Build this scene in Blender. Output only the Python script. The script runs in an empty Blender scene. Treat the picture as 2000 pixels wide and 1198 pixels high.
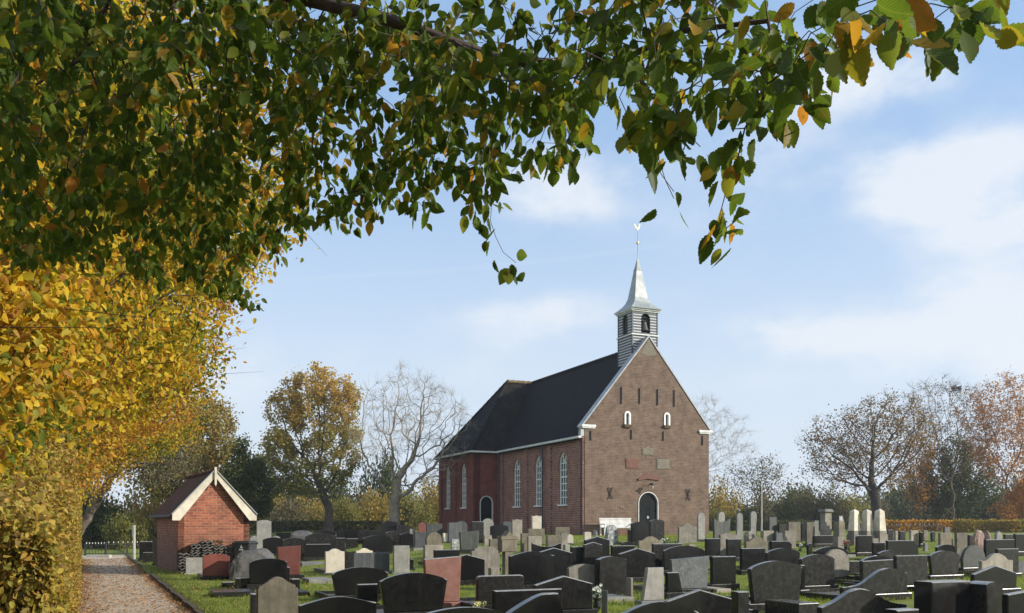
import bpy, bmesh, math, random
import numpy as np
from mathutils import Vector, Matrix, noise as mnoise
C = bpy.context.scene.collection
SC = bpy.context.scene
R = math.radians
# ------------------------------------------------------------ camera
EYE = 1.75; F = 1750.0; HY = 1021.0          # eye height, focal length and horizon row of the photograph
cam_d = bpy.data.cameras.new('camera'); cam = bpy.data.objects.new('camera', cam_d); C.objects.link(cam)
cam.location = (0, 0, EYE); cam.rotation_euler = (R(90), 0, 0)
cam_d.sensor_width = 36; cam_d.lens = 36*F/2000; cam_d.shift_y = (HY-599)/2000
cam_d.clip_start = 0.05; cam_d.clip_end = 3000
SC.camera = cam
# ------------------------------------------------------------ light
SUN_AZ = R(101); SUN_EL = R(22)                # azimuth clockwise from the view direction (+Y)
sd = Vector((math.sin(SUN_AZ)*math.cos(SUN_EL), math.cos(SUN_AZ)*math.cos(SUN_EL), math.sin(SUN_EL)))
sl = bpy.data.lights.new('sun', 'SUN'); sl.energy = 5.0; sl.angle = R(0.6); sl.color = (1, .94, .84)
so = bpy.data.objects.new('sun', sl); C.objects.link(so); so.rotation_euler = sd.to_track_quat('Z', 'Y').to_euler()
SC.view_settings.view_transform = 'Standard'; SC.view_settings.look = 'None'
SC.view_settings.exposure = 0.40; SC.view_settings.gamma = 1.0
W = bpy.data.worlds.new('World'); SC.world = W; W.use_nodes = True
nt = W.node_tree; nt.nodes.clear()
class G:                                       # tiny node-graph helper
    def __init__(s, t): s.t = t
    def n(s, typ, **k):
        nd = s.t.nodes.new(typ)
        for a, b in k.items(): setattr(nd, a, b)
        return nd
    def put(s, sock, v):
        if isinstance(v, bpy.types.NodeSocket): s.t.links.new(v, sock)
        elif v is not None: sock.default_value = v
    def m(s, op, a, b=None, c=None, clamp=False):
        nd = s.n('ShaderNodeMath', operation=op, use_clamp=clamp)
        for i, v in enumerate((a, b, c)): s.put(nd.inputs[i], v)
        return nd.outputs[0]
    def mix(s, f, a, b, mode='MIX'):
        nd = s.n('ShaderNodeMix', data_type='RGBA', blend_type=mode)
        s.put(nd.inputs[0], f)
        for i, v in ((6, a), (7, b)):
            if isinstance(v, (tuple, list)) and len(v) == 3: v = (*v, 1)
            s.put(nd.inputs[i], v)
        return nd.outputs[2]
    def noise(s, vec, scale, detail=4, rough=.6, dist=0):
        nd = s.n('ShaderNodeTexNoise'); s.put(nd.inputs['Vector'], vec)
        nd.inputs['Scale'].default_value = scale; nd.inputs['Detail'].default_value = detail
        nd.inputs['Roughness'].default_value = rough; nd.inputs['Distortion'].default_value = dist
        return nd.outputs['Fac']
    def ramp(s, fac, stops):
        nd = s.n('ShaderNodeValToRGB'); s.put(nd.inputs[0], fac); cr = nd.color_ramp
        while len(cr.elements) < len(stops): cr.elements.new(.5)
        for e, (p, c) in zip(cr.elements, stops):
            e.position = p; e.color = (*c, 1) if len(c) == 3 else c
        return nd.outputs[0]
    def maprange(s, v, a, b, c=0, d=1):
        nd = s.n('ShaderNodeMapRange', interpolation_type='SMOOTHSTEP')
        s.put(nd.inputs[0], v)
        for i, q in enumerate((a, b, c, d)): nd.inputs[i+1].default_value = q
        return nd.outputs[0]
g = G(nt)
sky = g.n('ShaderNodeTexSky', sky_type='NISHITA', sun_disc=False, sun_elevation=SUN_EL, sun_rotation=SUN_AZ,
          air_density=1.0, dust_density=1.2, ozone_density=1.6)
geo = g.n('ShaderNodeTexCoord'); sep = g.n('ShaderNodeSeparateXYZ'); nt.links.new(geo.outputs['Generated'], sep.inputs[0])
az = g.m('ARCTAN2', sep.outputs[0], sep.outputs[1]); el = g.m('ARCSINE', sep.outputs[2])
cv = g.n('ShaderNodeCombineXYZ'); g.put(cv.inputs[0], az); g.put(cv.inputs[1], g.m('MULTIPLY', el, 1.7)); cv.inputs[2].default_value = 3.7
nz = g.noise(cv.outputs[0], 8.0, 9, .58, .12); nz2 = g.noise(cv.outputs[0], 2.2, 3, .5)
def px_dir(x, y):
    a = (x-1000)/F; b = (HY-y)/F
    return math.atan(a), math.atan(b/math.sqrt(1+a*a))
BL = [(1890, 310, 120, 42, .62), (1780, 370, 80, 50, .7), (1950, 430, 100, 45, .45), (1740, 150, 110, 36, .75), (1560, 655, 120, 32, .95), (1900, 650, 150, 42, .9),
      (1040, 620, 130, 40, .8), (1090, 370, 110, 60, .7), (1800, 560, 160, 30, .3), (1700, 730, 260, 24, .3), (480, 740, 120, 50, .5), (930, 730, 260, 40, .25), (1450, 300, 200, 160, .28),
      (300, 400, 200, 90, .5), (2400, 500, 300, 160, .8), (-300, 600, 300, 120, .7)]
den = None
for (x, y, sx, sy, amp) in BL:
    a0, e0 = px_dir(x, y); sa = sx/F; se = sy/F
    u_ = g.m('DIVIDE', g.m('SUBTRACT', az, a0), sa); v_ = g.m('DIVIDE', g.m('SUBTRACT', el, e0), se)
    q = g.m('ADD', g.m('MULTIPLY', u_, u_), g.m('MULTIPLY', v_, v_))
    b_ = g.m('MULTIPLY', g.m('EXPONENT', g.m('MULTIPLY', q, -.7)), amp)
    den = b_ if den is None else g.m('ADD', den, b_)
bk = g.m('MULTIPLY', g.maprange(g.m('ABSOLUTE', az), .9, 1.4), .6)      # more cloud round the rest of the sky
den = g.m('ADD', g.m('ADD', den, bk), g.m('MULTIPLY', nz2, .22))
cl = g.maprange(g.m('MULTIPLY', den, g.m('MAXIMUM', g.m('ADD', g.m('MULTIPLY', nz, 3.8), -1.0), 0.0)), .10, 1.05, 0, .88)
a1, e1 = px_dir(560, 545); a2, e2 = px_dir(1600, 425); sl_ = (e2-e1)/(a2-a1)
tr = g.m('SUBTRACT', el, g.m('ADD', g.m('MULTIPLY', g.m('SUBTRACT', az, a1), sl_), e1))
tr = g.m('EXPONENT', g.m('MULTIPLY', g.m('POWER', g.m('DIVIDE', tr, .0024), 2.0), -1.0))
tr = g.m('MULTIPLY', g.m('MULTIPLY', tr, g.m('MULTIPLY', nz, .22)), g.maprange(g.m('ABSOLUTE', g.m('SUBTRACT', az, .04)), .22, .36, 1, 0))
cl = g.m('MAXIMUM', cl, tr)
lowhaze = g.maprange(el, -.02, .48, .95, 0.0)
base = g.mix(.62, g.mix(1.0, sky.outputs[0], (1.5, 1.5, 1.45), 'MULTIPLY'), (2.45, 3.75, 5.8))
c1 = g.mix(lowhaze, base, (4.75, 5.3, 5.95)); c2 = g.mix(cl, c1, (5.35, 5.7, 6.15))
bg = g.n('ShaderNodeBackground'); bg.inputs[1].default_value = .12; g.put(bg.inputs[0], c2)
wo = g.n('ShaderNodeOutputWorld'); nt.links.new(bg.outputs[0], wo.inputs[0])
# ------------------------------------------------------------ coordinates
def at(x, y, Y): return Vector(((x-1000)/F*Y, Y, EYE+(HY-y)/F*Y))
def ss(a, b, t):
    t = min(1, max(0, (t-a)/(b-a))); return t*t*(3-2*t)
PD = Vector((-.429, .903, 0)); PN = Vector((.903, .429, 0))      # along the path, and to its right
def uv(u, v, z=0): return Vector((PN.x*u+PD.x*v, PN.y*u+PD.y*v, z))
def ground(X, Y):
    u = PN.x*X+PN.y*Y
    return .95*ss(22, 46, Y)*ss(5, 14, u) + (.07 if u > 1.93 else 0)
def ground_at(x, y):                             # the ground point a photograph pixel looks at
    k = (x-1000)/F; m = (y-HY)/F; Y = 3.0
    while Y < 130:
        if EYE - m*Y <= ground(k*Y, Y): break
        Y += .02
    return k*Y, Y
# ------------------------------------------------------------ materials
MATS = {}
def newmat(name):
    m = bpy.data.materials.new(name); m.use_nodes = True; t = m.node_tree; t.nodes.clear(); g = G(t)
    o = g.n('ShaderNodeOutputMaterial'); p = g.n('ShaderNodeBsdfPrincipled'); t.links.new(p.outputs[0], o.inputs[0])
    tc = g.n('ShaderNodeTexCoord'); MATS[name] = m
    return m, g, p, tc.outputs['Object'], o
def bump(g, p, h, strength, dist=.01):
    b = g.n('ShaderNodeBump'); b.inputs['Strength'].default_value = strength; b.inputs['Distance'].default_value = dist
    g.put(b.inputs['Height'], h); g.t.links.new(b.outputs[0], p.inputs['Normal'])
def plain(name, c1, c2, rough=.7, scale=6, bmp=.2, metal=0, spec=.5, detail=6, lo=.35, hi=.65, bscale=None):
    m, g, p, oc, o = newmat(name)
    n1 = g.noise(oc, scale, detail, .65); g.put(p.inputs['Base Color'], g.mix(g.maprange(n1, lo, hi), c1, c2))
    p.inputs['Roughness'].default_value = rough; p.inputs['Metallic'].default_value = metal; p.inputs['Specular IOR Level'].default_value = spec
    if bmp: bump(g, p, g.noise(oc, bscale or scale*6, 4, .6), bmp, .006)
    return m
def stone_mat(name, c1, c2, rough, stain=None, samt=.5, speck=None, spec=.5, scale=4, bmp=.15):
    m, g, p, oc, o = newmat(name)
    oi = g.n('ShaderNodeObjectInfo'); add = g.n('ShaderNodeVectorMath', operation='ADD')
    g.put(add.inputs[0], oc); cb = g.n('ShaderNodeCombineXYZ')
    for i in range(3): g.put(cb.inputs[i], g.m('MULTIPLY', oi.outputs['Random'], 13.7+i*7))
    g.put(add.inputs[1], cb.outputs[0]); v = add.outputs[0]
    col = g.mix(g.maprange(g.noise(v, scale, 6, .7), .32, .68), c1, c2)
    if speck: col = g.mix(g.maprange(g.noise(v, speck[1], 3, .8), speck[2], speck[2]+.06), col, speck[0])
    if stain:
        sc_ = g.n('ShaderNodeMapping'); g.put(sc_.inputs[0], v); sc_.inputs['Scale'].default_value = (13, 3, 1.0)
        st = g.maprange(g.noise(sc_.outputs[0], 1.0, 6, .7), .45, .68, 0, samt); col = g.mix(st, col, stain)
    # weather differs a little from stone to stone
    col = g.mix(1.0, col, g.ramp(oi.outputs['Random'], [(0, (.72, .72, .72)), (1, (1.25, 1.22, 1.18))]), 'MULTIPLY')
    g.put(p.inputs['Base Color'], col); p.inputs['Specular IOR Level'].default_value = spec
    g.put(p.inputs['Roughness'], g.maprange(g.noise(v, 9, 4, .6), .3, .7, rough*.75, rough*1.25))
    bump(g, p, g.noise(v, 60, 4, .7), bmp, .004)
    return m
stone_mat('blk', (.006, .006, .0062), (.0085, .0082, .0078), .20, (.018, .016, .013), .25, spec=.45, bmp=.05)
stone_mat('dgr', (.0125, .012, .0112), (.0165, .0156, .014), .26, (.027, .025, .019), .35, spec=.4, bmp=.08, scale=11)
stone_mat('grn', (.018, .024, .021), (.028, .035, .030), .5, (.10, .10, .075), .5)
stone_mat('slt', (.034, .039, .045), (.055, .061, .068), .5, (.16, .15, .13), .4)
stone_mat('red', (.115, .030, .022), (.16, .045, .032), .4, (.13, .05, .04), .4, ((.06, .03, .03), 70, .60))
stone_mat('pink', (.155, .068, .050), (.21, .095, .072), .45, (.22, .11, .08), .4, ((.10, .05, .04), 80, .60))
stone_mat('bei', (.18, .16, .128), (.28, .255, .21), .85, (.14, .13, .10), .7, scale=3, bmp=.4)
stone_mat('tan', (.105, .092, .064), (.18, .157, .112), .9, (.09, .085, .06), .8, scale=3, bmp=.4)
stone_mat('lgr', (.155, .155, .142), (.23, .225, .21), .8, (.14, .14, .12), .5, bmp=.3)
stone_mat('crm', (.46, .42, .33), (.60, .55, .45), .75, (.40, .37, .30), .45, bmp=.2)
stone_mat('spk', (.075, .082, .085), (.14, .15, .15), .4, None, 0, ((.42, .43, .42), 38, .60))
stone_mat('spl', (.17, .165, .15), (.27, .26, .235), .55, (.12, .11, .09), .3, ((.06, .06, .055), 55, .57))
stone_mat('mar', (.10, .12, .125), (.40, .42, .41), .6, (.05, .06, .06), .8, ((.62, .62, .58), 9, .56), scale=9, bmp=.6)
stone_mat('rose', (.16, .11, .09), (.28, .19, .155), .85, (.09, .07, .06), .6, scale=7, bmp=.8)
stone_mat('rough', (.05, .05, .052), (.13, .125, .12), .75, (.03, .03, .03), .6, scale=9, bmp=.9)
def brick_mat(name, c1, c2, mortar, bw=.23, rh=.075, ms=.010, dark=(.03, .02, .02), damt=.4, pale=None, bstr=.6):
    m, g, p, oc, o = newmat(name)
    sp = g.n('ShaderNodeSeparateXYZ'); g.put(sp.inputs[0], oc); cb = g.n('ShaderNodeCombineXYZ')
    g.put(cb.inputs[0], sp.outputs[0]); g.put(cb.inputs[1], sp.outputs[1])
    b = g.n('ShaderNodeTexBrick'); g.put(b.inputs['Vector'], cb.outputs[0])
    b.inputs['Scale'].default_value = 1; b.inputs['Brick Width'].default_value = bw; b.inputs['Row Height'].default_value = rh
    b.inputs['Mortar Size'].default_value = ms; b.inputs['Mortar Smooth'].default_value = .3; b.inputs['Bias'].default_value = -.1
    b.inputs['Color1'].default_value = (*c1, 1); b.inputs['Color2'].default_value = (*c2, 1); b.inputs['Mortar'].default_value = (*mortar, 1)
    mp = g.n('ShaderNodeMapping'); g.put(mp.inputs[0], cb.outputs[0]); mp.inputs['Scale'].default_value = (3.2, 12, 1)
    col = g.mix(g.maprange(g.noise(mp.outputs[0], 1.0, 5, .8), .50, .66, 0, damt), b.outputs[0], dark)
    col = g.mix(g.maprange(g.noise(cb.outputs[0], .55, 5, .7), .45, .72, 0, .45), col, pale or c2)
    col = g.mix(1.0, col, g.ramp(g.noise(cb.outputs[0], 1.6, 6, .8), [(.3, (.58, .56, .55)), (.7, (1.4, 1.38, 1.35))]), 'MULTIPLY')
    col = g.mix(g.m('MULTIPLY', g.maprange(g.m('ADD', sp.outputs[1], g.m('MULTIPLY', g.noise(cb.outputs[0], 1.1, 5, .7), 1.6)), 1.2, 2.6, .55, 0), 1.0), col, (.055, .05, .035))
    g.put(p.inputs['Base Color'], col); p.inputs['Roughness'].default_value = .92
    h = g.m('ADD', g.m('MULTIPLY', b.outputs['Fac'], -1.0), g.m('MULTIPLY', g.noise(mp.outputs[0], 4, 4, .7), 1.2))
    bump(g, p, h, bstr, .012)
    return m
brick_mat('brick_gable', (.118, .070, .046), (.160, .102, .070), (.195, .150, .115), .24, .085, .014, (.05, .037, .028), .6, (.15, .108, .078))
brick_mat('brick_nave', (.24, .075, .050), (.30, .12, .08), (.32, .25, .21), .26, .13, .020, (.10, .055, .045), .7, (.22, .11, .085), .9)
brick_mat('brick_wing', (.175, .040, .026), (.22, .055, .036), (.15, .07, .05), .24, .085, .008, (.10, .03, .02), .4, (.20, .055, .035))
brick_mat('brick_shed', (.23, .062, .034), (.38, .125, .065), (.30, .19, .13), .25, .088, .013, (.085, .045, .036), .75, (.29, .105, .06))
def tile_mat(name, c1, c2, moss, mamt, tw=.24, th=.28, mlo=.5, mhi=.7):
    m, g, p, oc, o = newmat(name)
    sp = g.n('ShaderNodeSeparateXYZ'); g.put(sp.inputs[0], oc)
    fx = g.m('FRACT', g.m('DIVIDE', sp.outputs[0], tw)); fy = g.m('FRACT', g.m('DIVIDE', sp.outputs[1], th))
    wav = g.m('SINE', g.m('MULTIPLY', fx, 6.283)); h = g.m('ADD', g.m('MULTIPLY', wav, .5), g.m('SUBTRACT', 1.0, fy))
    cb = g.n('ShaderNodeCombineXYZ'); g.put(cb.inputs[0], g.m('FLOOR', g.m('DIVIDE', sp.outputs[0], tw))); g.put(cb.inputs[1], g.m('FLOOR', g.m('DIVIDE', sp.outputs[1], th)))
    wn = g.n('ShaderNodeTexWhiteNoise'); g.put(wn.inputs[0], cb.outputs[0])
    col = g.mix(wn.outputs[0], c1, c2)
    col = g.mix(g.maprange(g.noise(oc, 1.3, 7, .75), mlo, mhi, 0, mamt), col, moss)
    g.put(p.inputs['Base Color'], col); p.inputs['Roughness'].default_value = .85; p.inputs['Specular IOR Level'].default_value = .12
    bump(g, p, h, .9, .03)
tile_mat('tile_black', (.0045, .0045, .005), (.0095, .009, .009), (.016, .014, .010), .4)
tile_mat('tile_moss', (.007, .007, .007), (.015, .013, .011), (.050, .036, .020), .5, mlo=.46)
tile_mat('tile_red', (.075, .036, .024), (.115, .052, .034), (.04, .034, .022), .7)
plain('ridge_moss', (.10, .075, .035), (.20, .15, .06), .9, 5, .5)
plain('white_paint', (.72, .72, .70), (.80, .80, .78), .5, 3, .05)
plain('cream_paint', (.46, .42, .33), (.62, .58, .47), .6, 2.5, .15)
plain('white_old', (.50, .50, .48), (.68, .68, .66), .6, 4, .1)
plain('lead', (.24, .26, .28), (.36, .38, .40), .55, 4, .15)
plain('gold_old', (.42, .38, .26), (.55, .50, .36), .45, 4, 0, .3)
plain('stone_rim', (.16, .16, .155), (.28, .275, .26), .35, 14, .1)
plain('zinc', (.24, .26, .26), (.38, .40, .39), .5, 2.2, .2, .2)
plain('iron', (.012, .012, .014), (.03, .026, .024), .6, 12, .2)
plain('door_black', (.004, .006, .0065), (.009, .011, .012), .75, 5, .1, spec=.15)
plain('pipe', (.030, .033, .045), (.05, .052, .062), .5, 5, .1)
plain('sill_brown', (.07, .045, .025), (.13, .09, .05), .9, 9, .4)
plain('sandstone', (.13, .115, .085), (.20, .175, .135), .9, 11, .6)
plain('terracotta', (.125, .062, .045), (.175, .08, .058), .9, 14, .6)
plain('bark', (.075, .058, .042), (.15, .12, .088), .95, 5, .9)
plain('bark_pale', (.20, .17, .125), (.34, .29, .21), .95, 5, .9)
plain('bark_dark', (.030, .024, .020), (.06, .048, .038), .95, 6, .9)
plain('twig', (.035, .022, .018), (.07, .045, .03), .85, 12, .3)
plain('bin_plastic', (.028, .03, .034), (.04, .043, .048), .45, 4, .05)
plain('old_tile', (.05, .05, .052), (.16, .145, .12), .85, 7, .6)
plain('kerb_stone', (.30, .28, .24), (.42, .40, .35), .85, 7, .4)
plain('soil', (.035, .026, .016), (.07, .05, .03), .95, 9, .9)
plain('gold', (.75, .66, .42), (.85, .78, .55), .35, 3, 0, .3)
plain('petal_yellow', (.75, .60, .18), (.85, .78, .45), .7, 30, .2)
plain('petal_white', (.78, .78, .66), (.85, .86, .78), .7, 30, .2)
plain('petal_red', (.35, .02, .02), (.5, .05, .04), .7, 30, .2)
plain('stem_green', (.03, .07, .02), (.06, .11, .03), .7, 20, .2)
plain('post_grey', (.40, .40, .36), (.50, .50, .45), .6, 5, .1)
def glass_mat():
    m, g, p, oc, o = newmat('glass')
    g.put(p.inputs['Base Color'], g.mix(g.noise(oc, 2.5, 3), (.02, .025, .03), (.10, .115, .13)))
    p.inputs['Roughness'].default_value = .12; p.inputs['Specular IOR Level'].default_value = .8
    bump(g, p, g.noise(oc, 5, 2), .25, .01)
glass_mat()
def siding():
    m, g, p, oc, o = newmat('siding')
    sp = g.n('ShaderNodeSeparateXYZ'); g.put(sp.inputs[0], oc); f = g.m('FRACT', g.m('DIVIDE', sp.outputs[2], .165))
    s = g.m('LESS_THAN', f, .30)
    col = g.mix(s, g.mix(g.noise(oc, 8, 4), (.055, .062, .072), (.095, .105, .12)), (.62, .64, .64))
    g.put(p.inputs['Base Color'], col); p.inputs['Roughness'].default_value = .55; bump(g, p, f, .6, .02)
siding()
# leaves: colour picked per leaf, light comes through
def leaf_mat(name, cols, trans=.45, spec=.25, veins=False, rough=.55):
    m = bpy.data.materials.new(name); m.use_nodes = True; t = m.node_tree; t.nodes.clear(); g = G(t); MATS[name] = m
    o = g.n('ShaderNodeOutputMaterial'); a = g.n('ShaderNodeAttribute', attribute_name='leaf_random')
    n = len(cols); col = g.ramp(a.outputs['Fac'], [(i/(n-1), c) for i, c in enumerate(cols)])
    if veins:
        uvn = g.n('ShaderNodeUVMap'); sp = g.n('ShaderNodeSeparateXYZ'); g.put(sp.inputs[0], uvn.outputs[0])
        ax = g.m('ABSOLUTE', g.m('SUBTRACT', sp.outputs[0], .5))
        w = g.m('SINE', g.m('MULTIPLY', g.m('SUBTRACT', sp.outputs[1], g.m('MULTIPLY', ax, 1.0)), 75.0))
        vein = g.maprange(w, .55, 1.0); mid = g.maprange(ax, .0, .03, 1, 0)
        geo = g.n('ShaderNodeNewGeometry')
        col = g.mix(g.m('MULTIPLY', g.m('MAXIMUM', vein, mid), .35), col, (.20, .22, .05))
        blot = g.maprange(g.noise(geo.outputs['Position'], 38, 4, .7), .56, .70, 0, .75); col = g.mix(blot, col, (.14, .075, .015))
    d = g.n('ShaderNodeBsdfDiffuse'); g.put(d.inputs[0], col)
    tr = g.n('ShaderNodeBsdfTranslucent'); g.put(tr.inputs[0], g.mix(1.0, col, (1.35, 1.25, .8), 'MULTIPLY'))
    mx = g.n('ShaderNodeMixShader'); mx.inputs[0].default_value = trans
    t.links.new(d.outputs[0], mx.inputs[1]); t.links.new(tr.outputs[0], mx.inputs[2])
    gl = g.n('ShaderNodeBsdfGlossy'); gl.inputs['Roughness'].default_value = rough; gl.inputs[0].default_value = (.9, .9, .9, 1)
    fr = g.n('ShaderNodeFresnel'); fr.inputs[0].default_value = 1.35
    m2 = g.n('ShaderNodeMixShader'); g.put(m2.inputs[0], g.m('MINIMUM', g.m('MULTIPLY', fr.outputs[0], spec*.3), .02)); t.links.new(mx.outputs[0], m2.inputs[1]); t.links.new(gl.outputs[0], m2.inputs[2])
    t.links.new(m2.outputs[0], o.inputs[0]); return m
_ = [(.040, .085, .012), (.060, .11, .014), (.075, .12, .018), (.10, .14, .02), (.13, .12, .02), (.17, .10, .018), (.05, .09, .014)]
leaf_mat('leaf_fore', [(.040, .080, .010), (.055, .10, .012), (.075, .125, .014), (.095, .145, .016), (.125, .16, .018), (.20, .19, .02), (.34, .21, .02), (.34, .14, .025)], .62, .25, True)
leaf_mat('leaf_gold', [(.10, .14, .025), (.17, .20, .03), (.30, .28, .03), (.52, .40, .035), (.60, .42, .035), (.50, .27, .03), (.30, .14, .03), (.46, .38, .06), (.15, .18, .03)], .5)
leaf_mat('leaf_amber', [(.44, .18, .03), (.54, .28, .035), (.50, .34, .04), (.34, .17, .04), (.26, .11, .03), (.58, .40, .06)], .5)
leaf_mat('leaf_hedge', [(.34, .19, .05), (.18, .10, .04), (.42, .27, .055), (.20, .14, .05), (.30, .27, .05), (.52, .37, .08), (.21, .21, .045), (.14, .085, .035)], .45)
leaf_mat('leaf_olive', [(.17, .18, .045), (.23, .21, .05), (.30, .23, .06), (.34, .21, .06), (.14, .16, .045)], .4)
leaf_mat('leaf_oak', [(.17, .21, .055), (.23, .25, .06), (.32, .28, .07), (.42, .29, .08), (.50, .29, .09), (.54, .31, .12)], .5)
leaf_mat('leaf_russet', [(.24, .13, .055), (.28, .17, .07), (.20, .14, .06), (.15, .13, .05), (.29, .14, .06)], .4)
leaf_mat('leaf_rose', [(.40, .19, .10), (.46, .24, .12), (.32, .17, .09), (.40, .27, .11)], .4)
leaf_mat('leaf_orange', [(.40, .18, .05), (.46, .24, .06), (.32, .14, .05), (.38, .26, .07)], .45)
leaf_mat('leaf_dark', [(.035, .055, .02), (.055, .08, .026), (.08, .095, .032), (.11, .11, .036)], .3)
leaf_mat('leaf_brown', [(.11, .10, .055), (.145, .125, .07), (.10, .10, .05), (.18, .135, .07)], .35)
leaf_mat('leaf_yellow', [(.19, .19, .05), (.14, .155, .04), (.25, .21, .06), (.12, .135, .035)], .45)
leaf_mat('leaf_litter', [(.34, .14, .05), (.25, .10, .04), (.42, .22, .08), (.16, .08, .03), (.44, .30, .08)], .2)
leaf_mat('grass_blade', [(.13, .18, .02), (.19, .25, .03), (.26, .29, .045), (.10, .14, .018)], .5)
# ------------------------------------------------------------ mesh helpers
def link(name, me, mat, parent=None, loc=None):
    o = bpy.data.objects.new(name, me); C.objects.link(o)
    if mat is not None:
        for m in (mat if isinstance(mat, (list, tuple)) else [mat]): me.materials.append(MATS[m])
    if parent: o.parent = parent
    if loc is not None: o.location = loc
    return o
def tag(o, label, cat, group=None, kind=None):
    if label: o['label'] = label
    if cat: o['category'] = cat
    if group: o['group'] = group
    if kind: o['kind'] = kind
    return o
def empty(name, loc=(0, 0, 0), rz=0):
    o = bpy.data.objects.new(name, None); C.objects.link(o); o.location = loc; o.rotation_euler = (0, 0, rz); o.empty_display_size = .2
    return o
def np_mesh(name, V, loops, starts, rnd=None, smooth=False, uvs=None):
    me = bpy.data.meshes.new(name); me.vertices.add(len(V)); me.vertices.foreach_set('co', np.asarray(V, np.float32).ravel())
    me.loops.add(len(loops)); me.loops.foreach_set('vertex_index', np.asarray(loops, np.int32))
    me.polygons.add(len(starts)); me.polygons.foreach_set('loop_start', np.asarray(starts, np.int32))
    if rnd is not None:
        a = me.attributes.new('leaf_random', 'FLOAT', 'FACE'); a.data.foreach_set('value', np.asarray(rnd, np.float32))
    if uvs is not None:
        l = me.uv_layers.new(name='UVMap'); l.data.foreach_set('uv', np.asarray(uvs, np.float32)[np.asarray(loops)].ravel())
    if smooth: me.polygons.foreach_set('use_smooth', np.ones(len(starts), bool))
    me.update(calc_edges=True); me.validate(); return me
class MB:                                        # collects simple solids into one mesh
    def __init__(s): s.bm = bmesh.new()
    def box(s, x0, x1, y0, y1, z0, z1, M=None, bev=0):
        r = bmesh.ops.create_cube(s.bm, size=1); vs = r['verts']
        bmesh.ops.scale(s.bm, vec=(x1-x0, y1-y0, z1-z0), verts=vs); bmesh.ops.translate(s.bm, vec=((x0+x1)/2, (y0+y1)/2, (z0+z1)/2), verts=vs)
        if bev:
            es = list({e for v in vs for e in v.link_edges}); r2 = bmesh.ops.bevel(s.bm, geom=es, offset=bev, segments=2, affect='EDGES', profile=.5); vs = list({v for f in r2['faces'] for v in f.verts} | {v for v in vs if v.is_valid})
        if M is not None: bmesh.ops.transform(s.bm, matrix=M, verts=vs)
        return s
    def prism(s, pts, y0, y1, M=None, bev=0):     # outline in x,z pushed from y0 (front) to y1 (back)
        a = [s.bm.verts.new((x, y0, z)) for x, z in pts]; b = [s.bm.verts.new((x, y1, z)) for x, z in pts]; n = len(pts)
        fs = [s.bm.faces.new(a), s.bm.faces.new(b[::-1])] + [s.bm.faces.new((a[i], b[i], b[(i+1) % n], a[(i+1) % n])) for i in range(n)]
        vs = a+b
        if bev:
            es = list(fs[0].edges)+list(fs[1].edges); r = bmesh.ops.bevel(s.bm, geom=es, offset=bev, segments=1, affect='EDGES'); vs = list({v for f in r['faces'] for v in f.verts} | {v for v in vs if v.is_valid})
        if M is not None: bmesh.ops.transform(s.bm, matrix=M, verts=vs)
        return s
    def tube(s, pts, r, k=8, r2=None):
        pts = [Vector(p) for p in pts]; n = len(pts); rings = []
        for i, p in enumerate(pts):
            d = (pts[min(i+1, n-1)]-pts[max(i-1, 0)]).normalized(); a = d.orthogonal().normalized()
            if i and rings:                       # keep the ring from twisting
                a = (prev-d*prev.dot(d)).normalized()
            prev = a; b = d.cross(a); rr = r+(((r2 if r2 is not None else r)-r)*i/(n-1))
            rings.append([s.bm.verts.new(p+(a*math.cos(t)+b*math.sin(t))*rr) for t in [6.28318*j/k for j in range(k)]])
        for i in range(n-1):
            for j in range(k): s.bm.faces.new((rings[i][j], rings[i][(j+1) % k], rings[i+1][(j+1) % k], rings[i+1][j]))
        s.bm.faces.new(rings[0][::-1]); s.bm.faces.new(rings[-1]); return s
    def lathe(s, prof, k=16, c=(0, 0, 0)):
        rings = [[s.bm.verts.new((c[0]+r*math.cos(6.28318*j/k), c[1]+r*math.sin(6.28318*j/k), c[2]+z)) for j in range(k)] for r, z in prof]
        for i in range(len(rings)-1):
            for j in range(k): s.bm.faces.new((rings[i][j], rings[i][(j+1) % k], rings[i+1][(j+1) % k], rings[i+1][j]))
        s.bm.faces.new(rings[0][::-1]); s.bm.faces.new(rings[-1]); return s
    def mesh(s, name, smooth=False):
        bmesh.ops.recalc_face_normals(s.bm, faces=s.bm.faces); me = bpy.data.meshes.new(name); s.bm.to_mesh(me); s.bm.free()
        if smooth: me.polygons.foreach_set('use_smooth', np.ones(len(me.polygons), bool))
        return me
    def build(s, name, mat, parent=None, smooth=False, loc=None): return link(name, s.mesh(name, smooth), mat, parent, loc)
def plate(name, outer, holes, th, mat, parent, M):
    """flat wall in its own x,y plane with real openings, th thick behind the face (local -z)"""
    cu = bpy.data.curves.new(name, 'CURVE'); cu.dimensions = '2D'; cu.fill_mode = 'BOTH'; cu.extrude = th/2
    for lp in [outer]+list(holes):
        sp = cu.splines.new('POLY'); sp.points.add(len(lp)-1)
        for i, (x, y) in enumerate(lp): sp.points[i].co = (x, y, 0, 1)
        sp.use_cyclic_u = True
    tmp = bpy.data.objects.new('tmp', cu); C.objects.link(tmp); dg = bpy.context.evaluated_depsgraph_get(); dg.update()
    me = bpy.data.meshes.new_from_object(tmp.evaluated_get(dg)); bpy.data.objects.remove(tmp); bpy.data.curves.remove(cu)
    me.transform(Matrix.Translation((0, 0, -th/2))); me.name = name
    me.materials.clear(); o = link(name, me, mat, parent); o.matrix_local = M
    return o
def plane_M(o, xd, yd):
    xd = Vector(xd).normalized(); zd = xd.cross(Vector(yd)).normalized(); yd = zd.cross(xd)
    M = Matrix.Identity(4)
    for i in range(3): M[i][0] = xd[i]; M[i][1] = yd[i]; M[i][2] = zd[i]; M[i][3] = o[i]
    return M
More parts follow.
